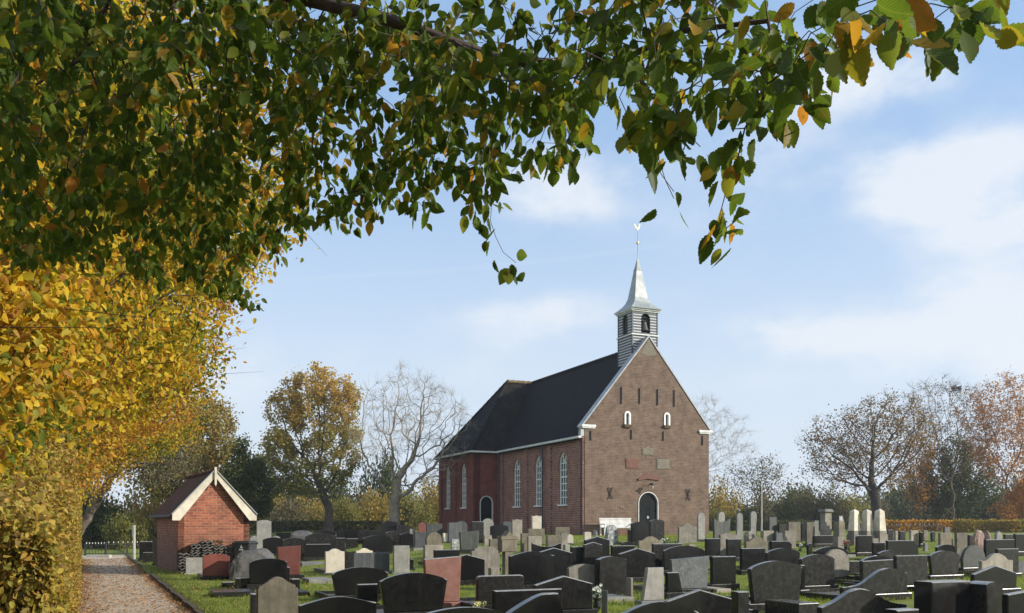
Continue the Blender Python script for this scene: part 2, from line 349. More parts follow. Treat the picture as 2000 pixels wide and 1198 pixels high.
def slab3(name, pts, th, mat, parent):
    """thick sheet over coplanar points, local x along the first edge, y up the slope, outside = +z"""
    p = [Vector(q) for q in pts]; M = plane_M(p[0], p[1]-p[0], p[2]-p[0]); Mi = M.inverted()
    l = [Mi @ q for q in p]; bm = bmesh.new()
    a = [bm.verts.new((q.x, q.y, 0)) for q in l]; b = [bm.verts.new((q.x, q.y, -th)) for q in l]; n = len(l)
    bm.faces.new(a); bm.faces.new(b[::-1])
    for i in range(n): bm.faces.new((a[i], b[i], b[(i+1) % n], a[(i+1) % n]))
    bmesh.ops.recalc_face_normals(bm, faces=bm.faces); me = bpy.data.meshes.new(name); bm.to_mesh(me); bm.free()
    o = link(name, me, mat, parent); o.matrix_local = M; return o
def arch(cx, w, y0, y1, n=10, pointed=0):
    """outline of an arched opening: from sill y0 to crown y1"""
    r = w/2; pts = [(cx-r, y0), (cx+r, y0)]
    for i in range(n+1):
        t = math.pi*i/n; pts.append((cx+r*math.cos(t), y1-r*(1+pointed)+r*(1+pointed)*math.sin(t)))
    return pts
def arch_band(cx, w, y0, y1, b, n=10, pointed=0):
    """arch outline as a strip b wide (inside edge then outside edge back)"""
    A = arch(cx, w, y0, y1, n, pointed)[1:]+[(cx-w/2, y0)]; B = arch(cx, w-2*b, y0, y1-b, n, pointed)[1:]+[(cx-w/2+b, y0)]
    return A+B[::-1]
# ------------------------------------------------------------ ground
def terrain():
    us = [-700, -300, -120, -50, -20, -8, -3, -.6, 0, 1, 1.90, 1.96]+list(np.arange(2.5, 60, .75))+[64, 72, 85, 110, 160, 300, 800]
    vs = [-200, -60, -20]+list(np.arange(-8, 110, .8))+[112, 120, 140, 180, 260, 500, 1200]
    V = []
    for v in vs:
        for u in us:
            p = uv(u, v); V.append((p.x, p.y, ground(p.x, p.y)+.02*math.sin(p.x*1.3+p.y*.7)*(u > 3)))
    nu = len(us); L = []
    for j in range(len(vs)-1):
        for i in range(nu-1): L += [j*nu+i, j*nu+i+1, (j+1)*nu+i+1, (j+1)*nu+i]
    me = np_mesh('lawn', V, L, range(0, len(L), 4), smooth=True)
    m, g, p, oc, o = newmat('lawn')
    c = g.mix(g.maprange(g.noise(oc, 1.1, 6, .7), .35, .65), (.12, .155, .022), (.21, .245, .045))
    c = g.mix(g.maprange(g.noise(oc, 6, 6, .8), .52, .68, 0, .6), c, (.26, .25, .08))
    c = g.mix(g.maprange(g.noise(oc, 22, 4, .8), .5, .7, 0, .5), c, (.05, .09, .012))
    g.put(p.inputs['Base Color'], c); p.inputs['Roughness'].default_value = .9; p.inputs['Specular IOR Level'].default_value = .2
    bump(g, p, g.noise(oc, 35, 5, .8), 1.0, .05)
    tag(link('lawn', me, 'lawn'), 'green autumn lawn rising gently towards the church', None, None, 'structure')
terrain()
def path():
    rnd = random.Random(4); V = []; n = 140
    vs = [-10+i*.45 for i in range(n)]
    for v in vs:
        e0 = -.9; e1 = 1.84+.06*math.sin(v*1.7)+rnd.uniform(-.05, .05)
        for k in range(6):
            u = e0+(e1-e0)*k/5; q = uv(u, v, .006+.012*math.sin(k*1.1+v)**2); V.append(q)
    L = []
    for j in range(n-1):
        for i in range(5): L += [j*6+i, j*6+i+1, (j+1)*6+i+1, (j+1)*6+i]
    me = np_mesh('path', V, L, range(0, len(L), 4), smooth=True)
    m, g, p, oc, o = newmat('shell_path')
    c = g.mix(g.maprange(g.noise(oc, 2.2, 6, .75), .35, .65), (.37, .305, .225), (.54, .45, .34))
    c = g.mix(g.maprange(g.noise(oc, 45, 3, .8), .52, .66, 0, .6), c, (.24, .17, .11))
    c = g.mix(g.maprange(g.noise(oc, 7, 5, .85), .53, .63, 0, .45), c, (.24, .13, .07))
    g.put(p.inputs['Base Color'], c); p.inputs['Roughness'].default_value = .95; bump(g, p, g.noise(oc, 60, 4, .8), .9, .03)
    tag(link('path', me, 'shell_path'), 'pale gravel path strewn with brown leaves along the hedge', None, None, 'structure')
    mb = MB()                                     # dark soil edge of the lawn
    for i in range(60):
        v0 = 4+i*.75
        if 30.5 < v0 < 37: continue
        a = uv(1.90, v0); M = Matrix.Translation(a) @ Matrix.Rotation(math.atan2(PD.y, PD.x), 4, 'Z')
        mb.box(0, .76, -.06, .035, -.1, .085+rnd.uniform(-.015, .02), M)
    tag(mb.build('soil_edge', 'soil'), 'dark soil edge between gravel path and lawn', None, None, 'structure')
path()
# ------------------------------------------------------------ leaves
def leaf_quads(P, A, N, S, rng, w=.55, cup=.12, six=False):
    """one folded four-sided leaf at every P: axis A, normal N, length S"""
    A = A/np.linalg.norm(A, axis=1, keepdims=True); B = np.cross(N, A); B /= np.linalg.norm(B, axis=1, keepdims=True)+1e-9; Nn = np.cross(A, B)
    S = S[:, None]; n = len(P)
    if six:                                              # two folded halves with rounded sides and a pointed tip
        V = np.stack([P, P+A*S*.26+B*S*w*.46+Nn*S*cup, P+A*S*.66+B*S*w*.40+Nn*S*cup, P+A*S, P+A*S*.66-B*S*w*.40+Nn*S*cup, P+A*S*.26-B*S*w*.46+Nn*S*cup], 1).reshape(-1, 3)
        return V, (np.arange(n)[:, None]*6+np.array([[0, 1, 2, 3, 0, 3, 4, 5]])).ravel()
    V = np.stack([P, P+A*S*.48+B*S*w/2+Nn*S*cup, P+A*S, P+A*S*.48-B*S*w/2+Nn*S*cup], 1).reshape(-1, 3)
    return V, np.arange(n*4)
def scatter_leaves(name, P, mat, parent, rng, size=(.06, .1), w=.55, droop=.5, out=None, rnd=None, spread=1.0, six=False):
    n = len(P); A = rng.normal(size=(n, 3))*spread; A[:, 2] -= droop; N = rng.normal(size=(n, 3)); N[:, 2] += .4
    if out is not None: N += out*1.2
    S = rng.uniform(size[0], size[1], n); V, L = leaf_quads(P, A, N, S, rng, w, six=six)
    if rnd is None: rnd = rng.random(n)
    if six: rnd = np.repeat(rnd, 2)
    me = np_mesh(name, V, L, np.arange(0, len(L), 4), rnd=np.clip(rnd, 0, 1)); return link(name, me, mat, parent)
# ------------------------------------------------------------ trees grown towards points in their crown
def grow(base_pts, attract, step, inf, kill, rng, grav=0.0, jit=.15, maxit=260):
    P = [np.array(p, float) for p in base_pts]; par = [-1]+list(range(len(P)-1))
    nodes = np.array(P); at_ = attract.copy()
    D = np.linalg.norm(at_[:, None]-nodes[None], axis=2); bi = D.argmin(1); bd = D.min(1)
    for it in range(maxit):
        if len(at_) == 0: break
        k = bd < inf
        if not k.any(): k = bd < bd.min()*1.05+step
        d = at_[k]-nodes[bi[k]]; d /= np.linalg.norm(d, axis=1, keepdims=True)+1e-9
        ids, inv = np.unique(bi[k], return_inverse=True); s = np.zeros((len(ids), 3)); np.add.at(s, inv, d)
        s /= np.linalg.norm(s, axis=1, keepdims=True)+1e-9
        s += rng.normal(size=s.shape)*jit; s[:, 2] += grav; s /= np.linalg.norm(s, axis=1, keepdims=True)
        new = nodes[ids]+s*step; i0 = len(nodes); nodes = np.vstack([nodes, new]); par += list(ids)
        D = np.linalg.norm(at_[:, None]-new[None], axis=2); mi = D.argmin(1); md = D.min(1)
        b = md < bd; bi[b] = mi[b]+i0; bd[b] = md[b]
        keep = bd > kill
        if it > 30 and not b.any(): keep &= rng.random(len(at_)) > .25
        at_ = at_[keep]; bi = bi[keep]; bd = bd[keep]
    return nodes, np.array(par)
def radii(par, tip, e=2.4, n_base=0):
    n = len(par); acc = np.zeros(n)
    for i in range(n-1, -1, -1):
        if acc[i] == 0: acc[i] = tip**e
        if par[i] >= 0: acc[par[i]] += acc[i]
    return acc**(1/e)
def tubes_mesh(name, A, B, ra, rb, mat, parent):
    Vs = []; Ls = []; st = []; off = 0; lo = 0
    for k, sel in ((8, ra > .045), (5, (ra <= .045) & (ra > .015)), (3, ra <= .015)):
        if not sel.any(): continue
        a = A[sel]; b = B[sel]; d = b-a; ln = np.linalg.norm(d, axis=1, keepdims=True)+1e-9; d = d/ln
        b = b+d*rb[sel][:, None]*.4
        ref = np.where(np.abs(d[:, 2:3]) < .9, np.array([[0, 0, 1.]]), np.array([[1., 0, 0]])); x = np.cross(d, ref); x /= np.linalg.norm(x, axis=1, keepdims=True); y = np.cross(d, x)
        t = np.arange(k)*2*math.pi/k; c = np.cos(t)[None, :, None]; s_ = np.sin(t)[None, :, None]
        ring = x[:, None]*c+y[:, None]*s_
        V = np.concatenate([a[:, None]+ring*ra[sel][:, None, None], b[:, None]+ring*rb[sel][:, None, None]], 1)
        m = len(a); Vs.append(V.reshape(-1, 3)); j = np.arange(k); j2 = (j+1) % k
        q = np.stack([j, j2, j2+k, j+k], 1).ravel(); L = (np.arange(m)[:, None]*2*k+q[None]).ravel()+off; Ls.append(L)
        st.append(np.arange(m*k)*4+lo); off += m*2*k; lo += len(L)
    me = np_mesh(name, np.vstack(Vs), np.concatenate(Ls), np.concatenate(st), smooth=True); return link(name, me, mat, parent)
def sample_crown(ell, n, rng, shell=.35):
    """points in a union of ellipsoids (cx,cy,cz,rx,ry,rz), denser towards the outside, with hollows"""
    vol = np.array([e[3]*e[4]*e[5] for e in ell]); k = rng.choice(len(ell), n, p=vol/vol.sum()); E = np.array(ell)[k]
    d = rng.normal(size=(n, 3)); d /= np.linalg.norm(d, axis=1, keepdims=True); r = rng.random(n)**shell
    return E[:, :3]+d*r[:, None]*E[:, 3:]
def tree(name, label, x, Y, ell_px, bark, leaf=None, nleaf=0, lsize=(.12, .22), natt=900, trunk_top=None, lean=0, tip=.012, step=.42, kill=.8, seed=1, twigs=0, depth=None, group=None, cat='tree', jit=.17, trunk_r=None, leafjit=.28, base_y=None, two=None, gr=.95, toprnd=0):
    rng = np.random.default_rng(seed); sc = Y/F; bx = (x-1000)*sc
    z0 = ground(bx, Y)-.1
    if gr is not None: z0 = min(z0, gr)
    ell = []
    for (cx, cy, rx, ry) in ell_px:
        rd = depth if depth else min(rx, ry*1.1)*sc
        ell.append(((cx-1000)*sc, Y+rng.uniform(-.2, .2)*rd, EYE+(HY-cy)*sc, rx*sc, rd, ry*sc))
    att = sample_crown(ell, natt, rng, .42); lo = min(e[2]-e[5] for e in ell)
    tt = trunk_top if trunk_top else max(z0+1.5, lo+.2)
    nb = max(3, int((tt-z0)/step)); base = [(bx+lean*(i/nb)**1.3+rng.normal()*.03, Y+rng.normal()*.03, z0+(tt-z0)*i/nb) for i in range(nb+1)]
    nodes, par = grow(base, att, step, 99 if len(att) < 100 else 4.5*kill, kill, rng, .04, jit)
    nodes -= np.array([bx, Y, z0]); rad = radii(par, tip)
    if trunk_r: rad = rad*(1+(trunk_r/rad[0]-1)*(rad/rad[0])**.85)
    root = empty(name, (bx, Y, z0)); tag(root, label, cat, group)
    i = np.arange(1, len(nodes)); A = nodes[par[i]]; B = nodes[i]; ra = np.minimum(rad[par[i]], rad[i]*1.35); rb = rad[i]
    ra[:nb] = rad[par[i[:nb]]]*(1+.5*np.exp(-np.arange(nb)/1.2))
    if nb > 1: rb[:nb-1] = ra[1:nb]
    if twigs:
        tips = np.setdiff1d(np.arange(len(nodes)), par); near = np.where(rad < tip*3)[0]
        src = np.concatenate([np.repeat(tips, twigs), rng.choice(near, len(tips)*twigs//2)]); dr = nodes[src]-nodes[par[src]]
        dr /= np.linalg.norm(dr, axis=1, keepdims=True)+1e-9; q = dr+rng.normal(size=dr.shape)*.7; q /= np.linalg.norm(q, axis=1, keepdims=True)
        ln = rng.uniform(.3, 1.0, len(src))[:, None]*step*1.9; e = nodes[src]+q*ln; q2 = q+rng.normal(size=q.shape)*.5
        e2 = nodes[src]+q*ln*.5+q2*ln*.6
        A = np.vstack([A, nodes[src], nodes[src]+q*ln*.5]); B = np.vstack([B, e, e2])
        t_ = np.full(len(src)*2, tip*.6); ra = np.concatenate([ra, t_]); rb = np.concatenate([rb, t_*.4])
    tubes_mesh('trunk', A, B, ra, rb, bark, root)
    if leaf and nleaf:
        thin = np.where(rad < tip*4)[0]; thin = thin[thin > nb]; if_cl = rng.random(len(nodes))
        w = (.15+if_cl[thin]**2); s = rng.choice(thin, nleaf, p=w/w.sum()); clump = rng.normal(size=(len(nodes), 1))*.16
        P = nodes[s]+rng.normal(size=(nleaf, 3))*leafjit; rnd = rng.random(nleaf)*.75+.12+clump[s, 0]
        if toprnd: rnd = .22+(rnd-.5)*.5+.46*(P[:, 2]-P[:, 2].min())/np.ptp(P[:, 2])
        scatter_leaves('crown', P, leaf, root, rng, lsize, .8, .3, rnd=rnd)
    return root
# ------------------------------------------------------------ church
TH = R(23.6); CX = Vector((math.cos(TH), math.sin(TH), 0)); CS = Vector((-math.sin(TH), math.cos(TH), 0))
CP = Vector((4.06, 50, 0)); GZ = .93                      # near corner of the west front, ground there
BW = 8.36; HW = BW/2; S1 = 12.34; S2 = 19.5; T = 1.84
ch = empty('brick_church', (CP.x, CP.y, 0)); ch.rotation_euler = (0, 0, TH)
tag(ch, 'old brick village church with black tiled roof, white-edged gable and small grey spire', 'church')
Z = EYE
def gp(x, y):                                             # picture point -> (w, z) on the gable wall
    k = (x-1000)/F; w = (50*k-4.06)/(CX.x-CX.y*k); return w, EYE+(HY-y)/F*(50+CX.y*w)
def zg(X, Y): return gp(840+X/2.8517, 640+Y/2.8517)
HE = Z+4.81; HV = Z+5.5; HA = Z+10.72; HR = Z+10.3
def LM(o, xd, yd=(0, 0, 1)): return plane_M(Vector(o), xd, yd)
GM = LM((0, 0, 0), (1, 0, 0))                              # gable plane: x = w, y = z, out of the wall = -Y
# openings of the west front
d0 = zg(1160, 1085)[0]; d1 = zg(1270, 1085)[0]; dc = (d0+d1)/2; dw = d1-d0; dtop = zg(1215, 916)[1]
wins = []
for x0, x1, yt, yb in ((1083, 1115, 466, 541), (1303, 1334, 474, 546)):
    a = zg(x0, yt); b = zg(x1, yb); wins.append(((a[0]+b[0])/2, b[0]-a[0], b[1], a[1]))
holes = [arch(dc, dw, GZ-.02, dtop)]+[arch(c, w, y0, y1) for c, w, y0, y1 in wins]
outer = [(0, GZ-.5), (BW, GZ-.5), (BW, HV), (HW, HA), (0, HV)]
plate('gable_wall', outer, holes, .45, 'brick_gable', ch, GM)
MB().box(-.03, dc-dw/2-.35, -.06, .1, GZ-.5, GZ+.42).build('wall_footing', 'brick_nave', ch); MB().box(dc+dw/2+.35, BW+.03, -.04, .1, GZ-.5, GZ+.12).build('wall_footing', 'brick_nave', ch)
# coping along the gable slopes, leading down onto white kneelers
def slope_box(name, p0, p1, a, b, c, d, mat):              # beam from p0 to p1 in x,z; a..b across (normal), c..d in y
    v = Vector((p1[0]-p0[0], 0, p1[1]-p0[1])); L = v.length; an = math.atan2(v.z, v.x)
    M = Matrix.Translation((p0[0], 0, p0[1])) @ Matrix.Rotation(-an, 4, 'Y'); m = MB(); m.box(-.12, L, c, d, a, b, M); return m.build(name, mat, ch)
slope_box('coping', (-.12, HV-.05), (HW, HA), -.02, .055, -.04, .50, 'lead')
slope_box('coping', (BW+.12, HV-.05), (HW, HA), -.055, .02, -.04, .50, 'lead')
sx = zg(845, 538)[0]; ex = zg(920, 538)[0]
MB().box(-.22, ex, -.10, .46, HV-.17, HV-.02, bev=.02).box(-.16, ex-.05, -.07, .40, HV-.23, HV-.173).build('kneeler', 'white_old', ch)
sx = zg(1495, 558)[0]
MB().box(sx, BW+.22, -.10, .46, HV-.17, HV-.02, bev=.02).box(sx+.05, BW+.16, -.07, .40, HV-.23, HV-.173).build('kneeler', 'white_old', ch)
MB().prism([(HW-.55, HA-1.0), (HW, HA-1.12), (HW+.55, HA-1.0), (HW, HA-.12)], -.012, .01).build('apex_stone', 'sandstone', ch)
# iron wall anchors
for X, y0, y1 in ((1066, 330, 425), (1167, 337, 425), (1267, 343, 433), (1360, 348, 440), (895, 575, 628), (1121, 568, 622), (1299, 578, 630), (1517, 603, 655)):
    a = zg(X, y0); b = zg(X, y1); w = a[0]; m = MB(); m.box(w-.026, w+.026, -.07, -.01, b[1], a[1], bev=.01); m.box(w-.02, w+.02, -.04, .05, (a[1]+b[1])/2-.05, (a[1]+b[1])/2+.05); m.build('wall_anchor', 'iron', ch)
for X, Y in ((1003, 922), (1437, 930)):
    w, z = zg(X, Y); m = MB()
    for s in (-1, 1): m.tube([(w-.13*s, -.05, z+.33), (w-.02*s, -.05, z), (w+.13*s, -.05, z-.33)], .024, 6)
    m.box(w-.04, w+.04, -.07, .02, z-.04, z+.04); m.build('wall_anchor', 'iron', ch)
def panel(x0, y0, x1, y1, mat, top=None, name='stone_panel'):
    a = zg(x0, y0); b = zg(x1, y1); m = MB(); pts = [(a[0], b[1]), (b[0], b[1]), (b[0], a[1])]
    if top: pts += [((a[0]+b[0])/2+.12, a[1]), ((a[0]+b[0])/2, a[1]+top), ((a[0]+b[0])/2-.12, a[1])]
    pts += [(a[0], a[1])]; m.prism(pts, -.03, .05, bev=.012); o = m.build(name, mat, ch)
    m = MB(); ww = b[0]-a[0]; hh = a[1]-b[1]
    m.box(a[0]+.07, b[0]-.07, -.045, -.028, b[1]+.06, a[1]-.06, bev=.006); m.build('panel_face', mat, o)
panel(1180, 670, 1243, 712, 'sandstone', .16); panel(1260, 732, 1334, 792, 'sandstone'); panel(1089, 728, 1161, 788, 'terracotta')
a = zg(1160, 852); b = zg(1207, 812); c = zg(1274, 852)
MB().prism([a, (b[0], b[1]-.32), c, (c[0]+.04, c[1]+.12), b, (a[0]-.04, a[1]+.12)], -.08, .02).build('brick_pediment', 'terracotta', ch)
panel(1058, 996, 1080, 1008, 'sandstone', name='small_stone')
# the two little white arched windows
for c, w, y0, y1 in wins:
    m = MB(); m.prism(arch_band(c, w+.03, y0, y1+.01, .095), -.05, .14); o = m.build('window', 'white_paint', ch)
    MB().box(c-w/2, c+w/2, .10, .12, y0, y1).build('pane', 'glass', o)
    MB().box(c-w/2-.07, c+w/2+.07, -.13, 0, y0-.10, y0, bev=.015).box(c-w/2-.02, c+w/2+.02, -.10, 0, y0-.17, y0-.101).build('sill', 'sill_brown', o)
# door
m = MB(); m.prism(arch_band(dc, dw+.02, GZ, dtop+.01, .045, 14), -.03, .2); o = m.build('door', 'white_old', ch)
for s in (-1, 1):
    pts = [(x, z) for x, z in arch(dc, dw-.1, GZ+.05, dtop-.06, 14) if (x-dc)*s >= -.01]
    if s > 0: pts = [(dc+.012, GZ+.05)]+pts+[(dc+.012, dtop-.06)]
    else: pts = [(x, z) for x, z in pts if abs(x-dc) > .02]; pts = [(dc-.012, dtop-.065)]+[p for p in pts if p[1] > GZ+.06]+[(dc-dw/2+.05, GZ+.05), (dc-.012, GZ+.05)]
    seen = []; [seen.append(p) for p in pts if p not in seen]
    c_ = (sum(p[0] for p in seen)/len(seen), sum(p[1] for p in seen)/len(seen)); seen.sort(key=lambda p: math.atan2(p[1]-c_[1], p[0]-c_[0]))
    lf = MB().prism(seen, .10, .15).build('door_leaf', 'door_black', o)
    m = MB(); hw = dw/2
    for k, (za, zb) in enumerate(((.15, .75), (.85, 1.45), (1.55, dtop-GZ-.45))):
        m.box(dc+s*hw*.5-.2, dc+s*hw*.5+.2, .075, .101, GZ+za, GZ+zb, bev=.012)
    m.build('door_panel', 'door_black', lf)
MB().box(dc-.05, dc+.05, .04, .1, GZ+1.05, GZ+1.2).lathe([(.03, 0), (.035, .05)], 8, (dc+.08, .05, GZ+1.1)).build('handle', 'zinc', o)
MB().box(dc-dw/2-.25, dc+dw/2+.25, -.45, .1, GZ-.3, GZ+.04, bev=.02).build('doorstep', 'kerb_stone', ch)
w, z = zg(1215, 872)
o = MB().tube([(w, 0, z-.1), (w, -.25, z+.05), (w, -.42, z-.02)], .022, 6).lathe([(.02, .12), (.05, .08), (.16, 0), (.17, -.02)], 12, (w, -.42, z-.05)).build('wall_lamp', 'iron', ch)
MB().lathe([(.05, 0), (.07, -.1), (.04, -.2)], 10, (w, -.42, z-.07)).build('lamp_glass', 'crm', o)
# ---- long wall of the nave (local: x = -s.., seen from the left) : plane origin at far end, x axis towards the gable
def side_wall(name, off, s_a, s_b, mat, windows, pil, doors=()):
    """wall lying at w=off (negative = further out), from s_a (near) to s_b (far)"""
    M = LM((off, s_b, 0), (0, -1, 0)); L = s_b-s_a
    hs = [arch(s_b-s, w, y0, y1, 10, pt) for s, w, y0, y1, pt in windows]
    plate(name, [(0, GZ-.6), (L, GZ-.6), (L, HE), (0, HE)], hs, .45, mat, ch, M)
    for s, w, y0, y1, pt in windows: church_window(M, s_b-s, w, y0, y1, pt, mat)
    for s, w in pil:
        x = s_b-s; o = MB().box(x-w/2, x+w/2, GZ-.6, HE-.05, -.02, .11).build('pilaster', mat, ch); o.matrix_local = M
    m = MB(); x = .1                                    # dentils below the gutter
    while x < L-.1: m.box(x, x+.12, HE-.24, HE-.10, -.02, .10); x += .26
    m.box(0, L, HE-.10, HE, -.02, .14); o = m.build('eaves_course', mat, ch); o.matrix_local = M
def church_window(M, x, w, y0, y1, pt, mat):
    m = MB(); R90 = Matrix(((1, 0, 0, 0), (0, 0, -1, 0), (0, 1, 0, 0), (0, 0, 0, 1)))   # prism's x,z,y -> plate's x,y,z
    R90 = Matrix(((1, 0, 0, 0), (0, 0, 1, 0), (0, -1, 0, 0), (0, 0, 0, 1)))
    def P(mb_): bmesh.ops.transform(mb_.bm, matrix=R90, verts=mb_.bm.verts); return mb_
    m.prism(arch_band(x, w+.02, y0, y1, .075, 10, pt), .06, .16); m = P(m)
    o = m.build('window', 'white_paint', ch); o.matrix_local = M
    m = MB(); iw = w-.13; nb = 3; r = w/2; ym = y1-r*(1+pt)
    for i in range(1, nb):
        xx = x-iw/2+iw*i/nb; hgt = y1-r*(1+pt)+r*(1+pt)*math.sqrt(max(0, 1-((xx-x)/r)**2))-.03
        m.box(xx-.028, xx+.028, .085, .12, y0+.03, hgt)
    k = 0; z = y0+.42
    while z < y1-.3:
        hw_ = iw/2 if z < ym else (r-.06)*math.sqrt(max(0, 1-((z-ym)/(r*(1+pt)))**2))
        t_ = .04 if k == 3 else .026; m.box(x-hw_, x+hw_, .08, .119, z-t_, z+t_); z += .40; k += 1
    for s in (-1, 1):                                   # crossing arcs of the tracery
        pts = [(x+s*(iw/2-iw/3-iw*.75*t), .1, ym+(y1-ym-.08)*math.sin(t*1.5)) for t in [i/8 for i in range(7)]]
        pts = [p for p in pts if abs(p[0]-x) < iw/2]; m.tube(pts, .02, 4)
    P(m).build('glazing_bars', 'white_paint', o)
    m = MB(); m.prism(arch(x, w-.05, y0+.02, y1-.03, 10, pt), .13, .14); P(m).build('pane', 'glass', o)
    m = MB(); m.box(x-w/2-.06, x+w/2+.06, -.10, .15, y0-.09, y0, bev=.01); P(m).build('sill', 'white_paint', o)
    m = MB(); m.prism(arch_band(x, w+.5, y0+(y1-y0)*.66, y1+.24, .22, 12, pt), -.035, .02); P(m).build('brick_arch', mat, ch).matrix_local = M
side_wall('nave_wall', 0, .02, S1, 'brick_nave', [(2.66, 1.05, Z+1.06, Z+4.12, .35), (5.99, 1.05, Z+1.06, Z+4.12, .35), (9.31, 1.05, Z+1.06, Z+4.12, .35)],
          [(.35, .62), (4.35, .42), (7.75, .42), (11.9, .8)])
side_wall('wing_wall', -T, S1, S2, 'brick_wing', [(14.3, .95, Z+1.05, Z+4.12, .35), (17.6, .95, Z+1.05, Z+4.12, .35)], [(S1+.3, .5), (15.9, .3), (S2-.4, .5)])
# wall of the wing that faces us, with its dark arched door
def wp(x, y):
    P3 = CP+CS*S1; k = (x-1000)/F; t = (P3.x-k*P3.y)/(CX.x-k*CX.y); return -t, EYE+(HY-y)/F*(P3.y-t*CX.y)
xa, _ = wp(840+317/2.8517, 1000); xb, _ = wp(840+386/2.8517, 1000); _, yt = wp(963, 640+940/2.8517)
M = LM((0, S1, 0), (1, 0, 0)); dcx = (xa+xb)/2; dww = xb-xa
# this wall's own x runs from -T to 0
plate('wing_wall', [(-T, GZ-.6), (0, GZ-.6), (0, HE), (-T, HE)], [arch(-dcx*0+(-T/2-.02), min(dww, 1.3), GZ-.05, yt)], .4, 'brick_wing', ch, M)
dcw = -T/2-.02; dww = min(dww, 1.3)
m = MB(); m.prism(arch_band(dcw, dww+.06, GZ, yt+.03, .06, 12), S1-.04, S1+.12); o = m.build('side_door', 'white_old', ch)
MB().prism(arch(dcw, dww, GZ, yt, 12), S1+.12, S1+.16).build('door_leaf', 'door_black', o)
MB().box(dcw+.3, dcw+.38, S1+.06, S1+.12, GZ+1.05, GZ+1.12).build('handle', 'iron', o)
# far side walls, so the church is whole from any side
plate('nave_wall', [(.455, GZ-.6), (S1, GZ-.6), (S1, HE), (.455, HE)], [], .4, 'brick_nave', ch, LM((BW, 0, 0), (0, 1, 0)))
plate('wing_wall', [(0, GZ-.6), (S2-S1, GZ-.6), (S2-S1, HE), (0, HE)], [], .4, 'brick_wing', ch, LM((BW+T, S1, 0), (0, 1, 0)))
plate('wing_wall', [(0, GZ-.6), (T, GZ-.6), (T, HE), (0, HE)], [], .4, 'brick_wing', ch, LM((BW, S1, 0), (1, 0, 0)))
plate('wing_wall', [(0, GZ-.6), (BW+2*T, GZ-.6), (BW+2*T, HE), (0, HE)], [], .4, 'brick_wing', ch, LM((BW+T, S2, 0), (-1, 0, 0)))
# roofs
OH = .28; sl = (HR-HE)/(HW); SM = (S1+S2)/2; TQ = 2.02; he = HE-OH*.55
slab3('nave_roof', [(-OH, SM, he+.08), (-OH, .42, he+.08), (HW, .42, HR), (HW, SM, HR)], .16, 'tile_black', ch)
slab3('nave_roof', [(BW+OH, .42, he+.08), (BW+OH, SM, he+.08), (HW, SM, HR), (HW, .42, HR)], .16, 'tile_black', ch)
q0 = (HW-TQ, SM, HR); q1 = (HW+TQ, SM, HR); a = (-T-OH, S1-OH, he+.1); b = (BW+T+OH, S1-OH, he+.1); c = (BW+T+OH, S2+OH, he+.1); d = (-T-OH, S2+OH, he+.1)
slab3('wing_roof', [a, b, q1, q0], .16, 'tile_moss', ch); slab3('wing_roof', [d, a, q0], .16, 'tile_black', ch)
slab3('wing_roof', [b, c, q1], .16, 'tile_black', ch); slab3('wing_roof', [c, d, q0, q1], .16, 'tile_black', ch)
def ridge(name, p, q, mat, r=.13):
    p = Vector(p); q = Vector(q); L = (q-p).length; n = max(2, int(L/.4)); m = MB()
    for i in range(n): m.tube([p+(q-p)*(i/n), p+(q-p)*((i+1.08)/n)], r*1.05, 8, r*.86)
    return m.build(name, mat, ch)
ridge('ridge_tiles', (HW, .4, HR+.02), (HW, SM, HR+.02), 'tile_black'); ridge('ridge_tiles', q0, q1, 'ridge_moss', .15)
ridge('hip_tiles', a, q0, 'tile_moss', .12); ridge('hip_tiles', d, q0, 'tile_black', .12); ridge('hip_tiles', b, q1, 'tile_black', .12)
# gutters
def gutter(p, q, out):
    p = Vector(p); q = Vector(q); v = (q-p).normalized(); M = plane_M(p, v, (0, 0, 1)); m = MB(); L = (q-p).length
    m.box(-.05, L+.05, -.09, .03, -.10, .10, bev=.012); o = m.build('gutter', 'white_old', ch); o.matrix_local = M; return o
gutter((-OH-.02, SM-3.9, HE), (-OH-.02, .05, HE), 0); gutter((-T-OH-.02, S2+OH, HE), (-T-OH-.02, S1-OH, HE), 0); gutter((-T-OH, S1-OH-.02, HE), (-OH, S1-OH-.02, HE), 0)
MB().box(-.24, -.02, .02, .30, HE+.02, HV-.28).build('coping', 'zinc', ch)
for w, s in ((-.14, .18), (-.18, 5.12), (-.16, S1-.35)):
    MB().tube([(-OH, s, HE-.1), (w, s, HE-.35), (w, s, GZ-.2)], .055, 8).build('downpipe', 'pipe', ch)
# ---- belfry
bw = 1.72; bd = 1.6; b0 = HW-bw/2; s0 = .42
bel = empty('belfry', (b0, s0, 0)); bel.parent = ch
zc = Z+12.30; zm = Z+10.88; zb = Z+8.2
def opening(cx, w, y0, y1): return arch(cx, w, y0, y1, 8)
of = (bw*.56, .98, zm+.12, zc-.16)
def bplate(M, L, hole):
    o = plate('boarded_side', [(0, zb), (L, zb), (L, zc), (0, zc)], [opening(*hole)] if hole else [], .08, None, bel, M); o.data.materials.append(MATS['siding_y']); return o
m_, g, p, oc, o_ = newmat('siding_y')
sp = g.n('ShaderNodeSeparateXYZ'); g.put(sp.inputs[0], oc); f = g.m('FRACT', g.m('DIVIDE', sp.outputs[1], .162))
col = g.mix(g.m('LESS_THAN', f, .28), g.mix(g.noise(oc, 8, 4), (.060, .068, .080), (.10, .112, .13)), (.60, .62, .63)); g.put(p.inputs['Base Color'], col)
p.inputs['Roughness'].default_value = .6; bump(g, p, f, .7, .02)
bplate(LM((0, 0, 0), (1, 0, 0)), bw, (bw*.53, .62, zm+.14, zc-.14)); bplate(LM((0, bd, 0), (0, -1, 0)), bd, (bd*.5, .62, zm+.14, zc-.14))
